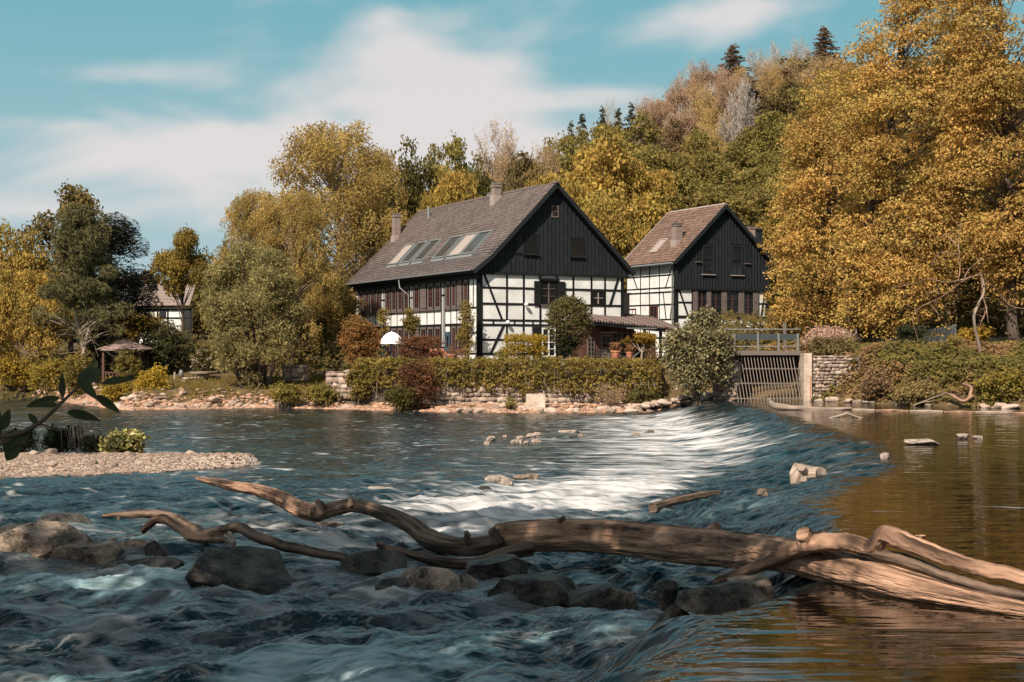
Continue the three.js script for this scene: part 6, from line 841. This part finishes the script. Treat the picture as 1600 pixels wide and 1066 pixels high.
  // sawn stump lying at the lip of the weir
  { const D = 30.0, g = thing('tree_stump', 'sawn pale stump lying on the lip of the weir', 'stump', null, at(1266, 744, D)), k = D / F, ax = V(.62, .06, .78).normalize(), e = V(14 * k, 0, .12), bp = (a, l) => 1 + n2(Math.cos(a) * 1.6 + 4, Math.sin(a) * 1.6 + l * 3) * .22;
    part('trunk', tube([e.clone().addScaledVector(ax, -.62), e.clone().addScaledVector(ax, -.3), e], [.26, .2, .205], 26, { smooth: 14, bump: bp }), M.driftPale, g); const f = new THREE.CylinderGeometry(.196, .2, .03, 30); f.applyQuaternion(new THREE.Quaternion().setFromUnitVectors(V(0, 1, 0), ax)); f.translate(e.x + ax.x * .012, e.y, e.z + ax.z * .012); part('cut_face', boxUV(f), M.driftPale, g);
    for (const [p, r0] of [[[[-4, 2, -.1], [-14, 9, .1], [-17, 15, .22]], [.13, .11, .085]], [[[-6, 0, -.1], [-20, 2, .08], [-27, -8, .18], [-27, -16, .22]], [.15, .13, .10, .06]], [[[-8, -4, 0], [-14, -8, .24], [-9, -15, .34]], [.12, .09, .05]]]) part('root', tube(p.map(([x, y, z]) => V(x * k, y * k, z)), r0, 14, { smooth: 12, bump: (a, l) => 1 + n2(Math.cos(a) * 2 + l * 4, Math.sin(a) * 2) * .3 }), M.driftPale, g);
    part('split_branch', tube([V(2 * k, -15 * k, .30), V(14 * k, -12 * k, .34), V(26 * k, -3 * k, .22)], [.035, .03, .015], 7, { smooth: 8 }), M.driftPale, g); }
}
{ // the great driftwood log
  const g = thing('driftwood_log', 'great weathered driftwood log lying across the river in front', 'log'), knot = (list, gr) => (a, l, t) => { let e = 1 + n2(Math.cos(a) * 1.3 + 9, l * .7 + Math.sin(a) * 1.3) * gr + n2(Math.cos(a) * 5, l * 1.1 + Math.sin(a) * 5) * gr * .6 + n2(Math.cos(a) * 9 + 5, l * .8 + Math.sin(a) * 9) * .05 + (.4 - Math.abs(n2(Math.cos(a + l * .12) * 16 + 5, l * .9 + Math.sin(a + l * .12) * 16))) * .06 + n2(Math.cos(a) * 4 + 15, l * 6 + Math.sin(a) * 4) * .025; for (const [ka, kl, w, h] of list) { const da = Math.atan2(Math.sin(a - ka), Math.cos(a - ka)); e += h * Math.exp(-(((l - kl) / w) ** 2) - ((da / .6) ** 2)); } return e; };
  const p = (x, y, D) => at(x, y, D);
  part('trunk', tube([p(776, 836, 21.4), p(812, 838, 21.1), p(880, 836, 20.7), p(960, 840, 20.2), p(1050, 850, 19.2), p(1150, 860, 17.7), p(1250, 872, 15.9), p(1330, 893, 15.0), p(1420, 916, 14.1), p(1510, 936, 13.6), p(1600, 953, 13.2), p(1720, 974, 12.8)], [.15, .225, .235, .24, .24, .22, .19, .18, .14, .095, .075, .06], 64, { smooth: 240, bump: knot([[1.6, .95, .12, .22], [1.6, 2.0, .2, .14], [1.5, 3.5, .22, .35], [1.4, 2.7, .25, .12]], .10) }), M.drift, g);
  const limbPart = (name, pts, rads, m, sm = 60, list = []) => part(name, tube(pts, rads, 36, { smooth: sm, bump: knot(list, .13), wob: { s: pts.length, a: .015 } }), m, g);
  limbPart('limb', [p(1115, 910, 16.6), p(1165, 893, 16.5), p(1225, 868, 15.75), p(1270, 850, 15.25), p(1330, 848, 14.8), p(1362, 856, 14.6), p(1384, 835, 14.4), p(1405, 843, 14.25), p(1450, 860, 14.0), p(1510, 882, 13.7), p(1570, 896, 13.4), p(1680, 923, 13.0)], [.03, .06, .08, .10, .09, .08, .085, .095, .085, .075, .07, .065], M.drift, 150, [[1.5, 4.2, .1, .3]]);
  limbPart('limb', [p(1345, 862, 14.7), p(1420, 878, 14.2), p(1465, 897, 13.95), p(1530, 917, 13.6), p(1600, 932, 13.3), p(1700, 950, 13.0)], [.05, .065, .06, .055, .05, .045], M.driftDark, 60);
  limbPart('limb', [p(800, 842, 21.2), p(770, 850, 21.2), p(722, 855, 21.6), p(672, 842, 22.2), p(632, 815, 22.8), p(598, 802, 23.3), p(556, 790, 23.9), p(520, 796, 24.3), p(494, 803, 24.6)], [.17, .13, .145, .15, .13, .12, .11, .12, .135], M.driftDark, 90, [[1.5, 3.2, .1, .35]]);
  limbPart('limb', [p(498, 803, 24.6), p(468, 795, 25.2), p(438, 779, 26), p(400, 766, 27), p(350, 757, 28.2), p(308, 748, 29.4)], [.15, .15, .135, .11, .09, .04], M.drift, 60);
  limbPart('limb', [p(830, 858, 20.5), p(785, 866, 20.3), p(742, 881, 20.2), p(690, 878, 20.5), p(640, 866, 21), p(592, 852, 21.6)], [.10, .085, .085, .075, .06, .05], M.driftDark, 60);
  const stub = (a, b, r0, r1, m) => part('stub', tube([a, a.clone().lerp(b, .6).add(V(.015, .01, 0)), b], [r0, r0 * .8, r1], 12, { smooth: 8, bump: (q, l) => 1 + n2(q * 2, l * 9) * .22 }), m, g);
  stub(p(504, 800, 24.3), p(494, 782, 24.2), .09, .04, M.driftDark); stub(p(550, 790, 23.8), p(545, 779, 23.8), .07, .03, M.driftDark); stub(p(778, 846, 21.0), p(766, 830, 20.9), .09, .05, M.driftDark); stub(p(730, 846, 21.3), p(728, 832, 21.2), .06, .04, M.driftDark); stub(p(596, 856, 21.5), p(590, 848, 21.4), .06, .03, M.driftDark);
  stub(p(1262, 850, 15.3), p(1254, 834, 15.2), .12, .085, M.drift); stub(p(1268, 850, 15.3), p(1290, 837, 15.5), .11, .04, M.drift); stub(p(1432, 852, 14.1), p(1438, 837, 14.1), .05, .055, M.drift); stub(p(786, 832, 21.2), p(778, 822, 21.1), .10, .05, M.drift); stub(p(876, 816, 20.6), p(877, 808, 20.6), .07, .04, M.driftDark); stub(p(1113, 836, 18.8), p(1110, 822, 18.8), .15, .09, M.drift);
}
{ // smaller branches
  const p = (x, y, D) => at(x, y, D), tb = (pts, rads, s = 40) => tube(pts, rads, 10, { smooth: s, bump: (a, l) => 1 + n2(a * 2 + l, l * 3) * .16, wob: { s: pts.length * 3, a: .02 } });
  const a = thing('driftwood_branch', 'dark crooked branch lying on the block-shaped rock at the left', 'branch'); part('limb', tb([p(162, 806, 25), p(205, 804, 24.8), p(258, 805, 24.4), p(300, 824, 23.6), p(322, 834, 23), p(352, 828, 22.4), p(372, 824, 22), p(400, 838, 21.4), p(440, 852, 20.8), p(490, 863, 20.4), p(540, 872, 20.2)], [.04, .07, .08, .08, .085, .085, .085, .085, .08, .07, .06], 90), M.driftDark, a); part('twig', tb([p(186, 806, 24.9), p(184, 814, 24.8)], [.04, .015], 6), M.driftDark, a); part('twig', tb([p(222, 803, 24.7), p(221, 793, 24.7)], [.02, .008], 6), M.driftDark, a);
  const b = thing('driftwood_branch', 'pale forked branch resting on top of the block-shaped rock', 'branch'); part('limb', tb([p(222, 831, 22.6), p(240, 814, 22.5), p(256, 811, 22.3), p(278, 822, 21.8), p(298, 838, 21.3), p(330, 842, 20.9), p(358, 838, 20.6)], [.05, .07, .08, .08, .08, .075, .075], 60), M.drift, b); part('stub', tb([p(356, 840, 20.6), p(366, 850, 20.3)], [.07, .04], 8), M.driftPale, b); part('stub', tb([p(359, 836, 20.6), p(357, 831, 20.6)], [.05, .02], 6), M.driftPale, b);
  const c = thing('thin_branch', 'thin dark branch caught on the weir above the log', 'branch'); part('limb', tb([p(1020, 794, 27.2), p(1050, 784, 27.8), p(1100, 774, 28.5), p(1150, 770, 29.2), p(1186, 768, 29.8)], [.10, .085, .075, .06, .04], 40), M.driftDark, c); part('twig', tb([p(1060, 781, 28), p(1052, 774, 28)], [.03, .01], 6), M.driftDark, c);
  const d = thing('thin_branch', 'bleached bent twig sticking out of the water on the weir', 'branch'); part('limb', tb([p(1296, 654, 53), p(1312, 650, 53), p(1324, 646, 53), p(1330, 649, 53), p(1350, 654, 53)], [.05, .055, .06, .055, .03], 30), M.driftPale, d);
  const e = thing('thin_branch', 'dark twig lying in the water left of the weir foam', 'branch'); part('limb', tb([p(826, 682, 53), p(850, 690, 51), p(868, 696, 50)], [.03, .035, .02], 12), M.driftDark, e);
  const f = thing('thin_branch', 'dark drift branch across the upper weir foam', 'branch'); part('limb', tb([p(1060, 672, 60), p(1090, 668, 60), p(1128, 661, 60)], [.05, .06, .04], 12), M.driftDark, f);
}
{ // leafy twig reaching in from the left, close to the camera
  const g = thing('leafy_twig', 'dark leafy twig close to the camera reaching in from the left', 'twig'), D = 4.2, p = (x, y, d = 0) => at(x, y, D + d), tw = (l, a, b) => part('stem', tube(l, l.map((_, i) => lerp(a, b, i / (l.length - 1))), 8, { smooth: 24 }), M.bark, g);
  tw([p(-30, 682), p(20, 680), p(60, 662), p(95, 630), p(120, 606), p(138, 588, .1)], .008, .003); tw([p(-20, 700), p(10, 690), p(28, 672)], .006, .003); tw([p(97, 628), p(98, 612), p(94, 600)], .003, .002); tw([p(60, 662), p(78, 668), p(92, 674)], .003, .002); tw([p(122, 604), p(150, 596), p(162, 600)], .003, .002);
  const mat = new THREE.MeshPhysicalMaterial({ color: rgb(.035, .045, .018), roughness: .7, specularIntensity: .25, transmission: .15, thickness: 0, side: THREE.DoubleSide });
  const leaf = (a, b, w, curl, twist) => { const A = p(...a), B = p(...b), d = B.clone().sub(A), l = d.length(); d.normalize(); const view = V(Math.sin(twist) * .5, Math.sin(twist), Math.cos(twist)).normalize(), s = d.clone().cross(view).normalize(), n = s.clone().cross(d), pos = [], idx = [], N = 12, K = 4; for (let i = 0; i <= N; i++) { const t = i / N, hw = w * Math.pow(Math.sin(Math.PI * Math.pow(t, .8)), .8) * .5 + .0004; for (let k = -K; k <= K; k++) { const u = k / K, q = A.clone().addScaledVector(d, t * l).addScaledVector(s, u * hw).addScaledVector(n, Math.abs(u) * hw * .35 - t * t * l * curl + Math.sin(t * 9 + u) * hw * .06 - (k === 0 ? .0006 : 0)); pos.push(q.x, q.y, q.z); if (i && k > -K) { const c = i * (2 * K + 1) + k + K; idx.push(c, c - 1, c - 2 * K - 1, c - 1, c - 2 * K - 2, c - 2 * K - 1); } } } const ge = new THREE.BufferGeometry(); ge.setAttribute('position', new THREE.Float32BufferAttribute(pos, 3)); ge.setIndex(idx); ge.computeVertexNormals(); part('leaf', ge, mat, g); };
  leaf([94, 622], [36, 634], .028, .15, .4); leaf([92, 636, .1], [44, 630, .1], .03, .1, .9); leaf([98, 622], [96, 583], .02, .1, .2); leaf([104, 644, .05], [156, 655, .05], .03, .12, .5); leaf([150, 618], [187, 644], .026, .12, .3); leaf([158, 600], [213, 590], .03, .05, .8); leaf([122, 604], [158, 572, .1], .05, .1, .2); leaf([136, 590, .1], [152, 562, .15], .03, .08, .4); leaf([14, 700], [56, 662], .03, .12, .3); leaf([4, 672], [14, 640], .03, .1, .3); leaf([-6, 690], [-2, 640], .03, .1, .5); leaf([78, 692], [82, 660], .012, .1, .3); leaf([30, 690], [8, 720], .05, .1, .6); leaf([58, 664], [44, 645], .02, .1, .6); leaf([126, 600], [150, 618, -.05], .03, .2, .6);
}
// trees on the near bank, outside the picture, whose shade dapples the log and the rapids
{
  const shade = broadTree(191, 17, 6, { n: 11500, size: .27, nb: 38, br: .19, cb: .45, pal: OLIVE });
  [[-4.5, 5.2, .64, 1.7, 'slim leafy tree on the near bank beside the leafy twig'], [-6.9, 10.6, .9, .4, 'tall leafy tree on the near left bank, its crown over the rapids'], [-6, 6.8, .92, 2.2, 'leafy tree on the near bank close left of the camera'], [-12.5, 5.5, .9, 3.9, 'leafy tree on the near left bank set further back'], [-22, 31, .8, 5.0, 'leafy tree on the left bank shading the gravel bar'], [-12, -10, 1.1, 1.1, 'tree behind the camera on the left of the near bank'], [0, -13, 1.15, .5, 'tree straight behind the camera on the near bank'], [12, -10, 1.1, 2.6, 'tree behind the camera on the right of the near bank'], [21, -4, 1.0, 4.2, 'tree far right behind the camera on the near bank']].forEach(([X, D, s, turn, label]) => plantTree(shade, 'near_bank_tree', label, V(X, 1.2, -D), s, s, turn));
  struct(part('near_bank', sheet(steps(-70, 60, 110), steps(-40, 40, 80), (X, D) => Math.max(1.6 * sst(5.5, 1.5, D), 1.6 * sst(.5, 4, -X - .42 * Math.max(0, D) - 2.4) * sst(40, 36, D)) - .4 + n2(X * .4, D * .4) * .1), M.ground));
}
renderer.render(scene, camera);
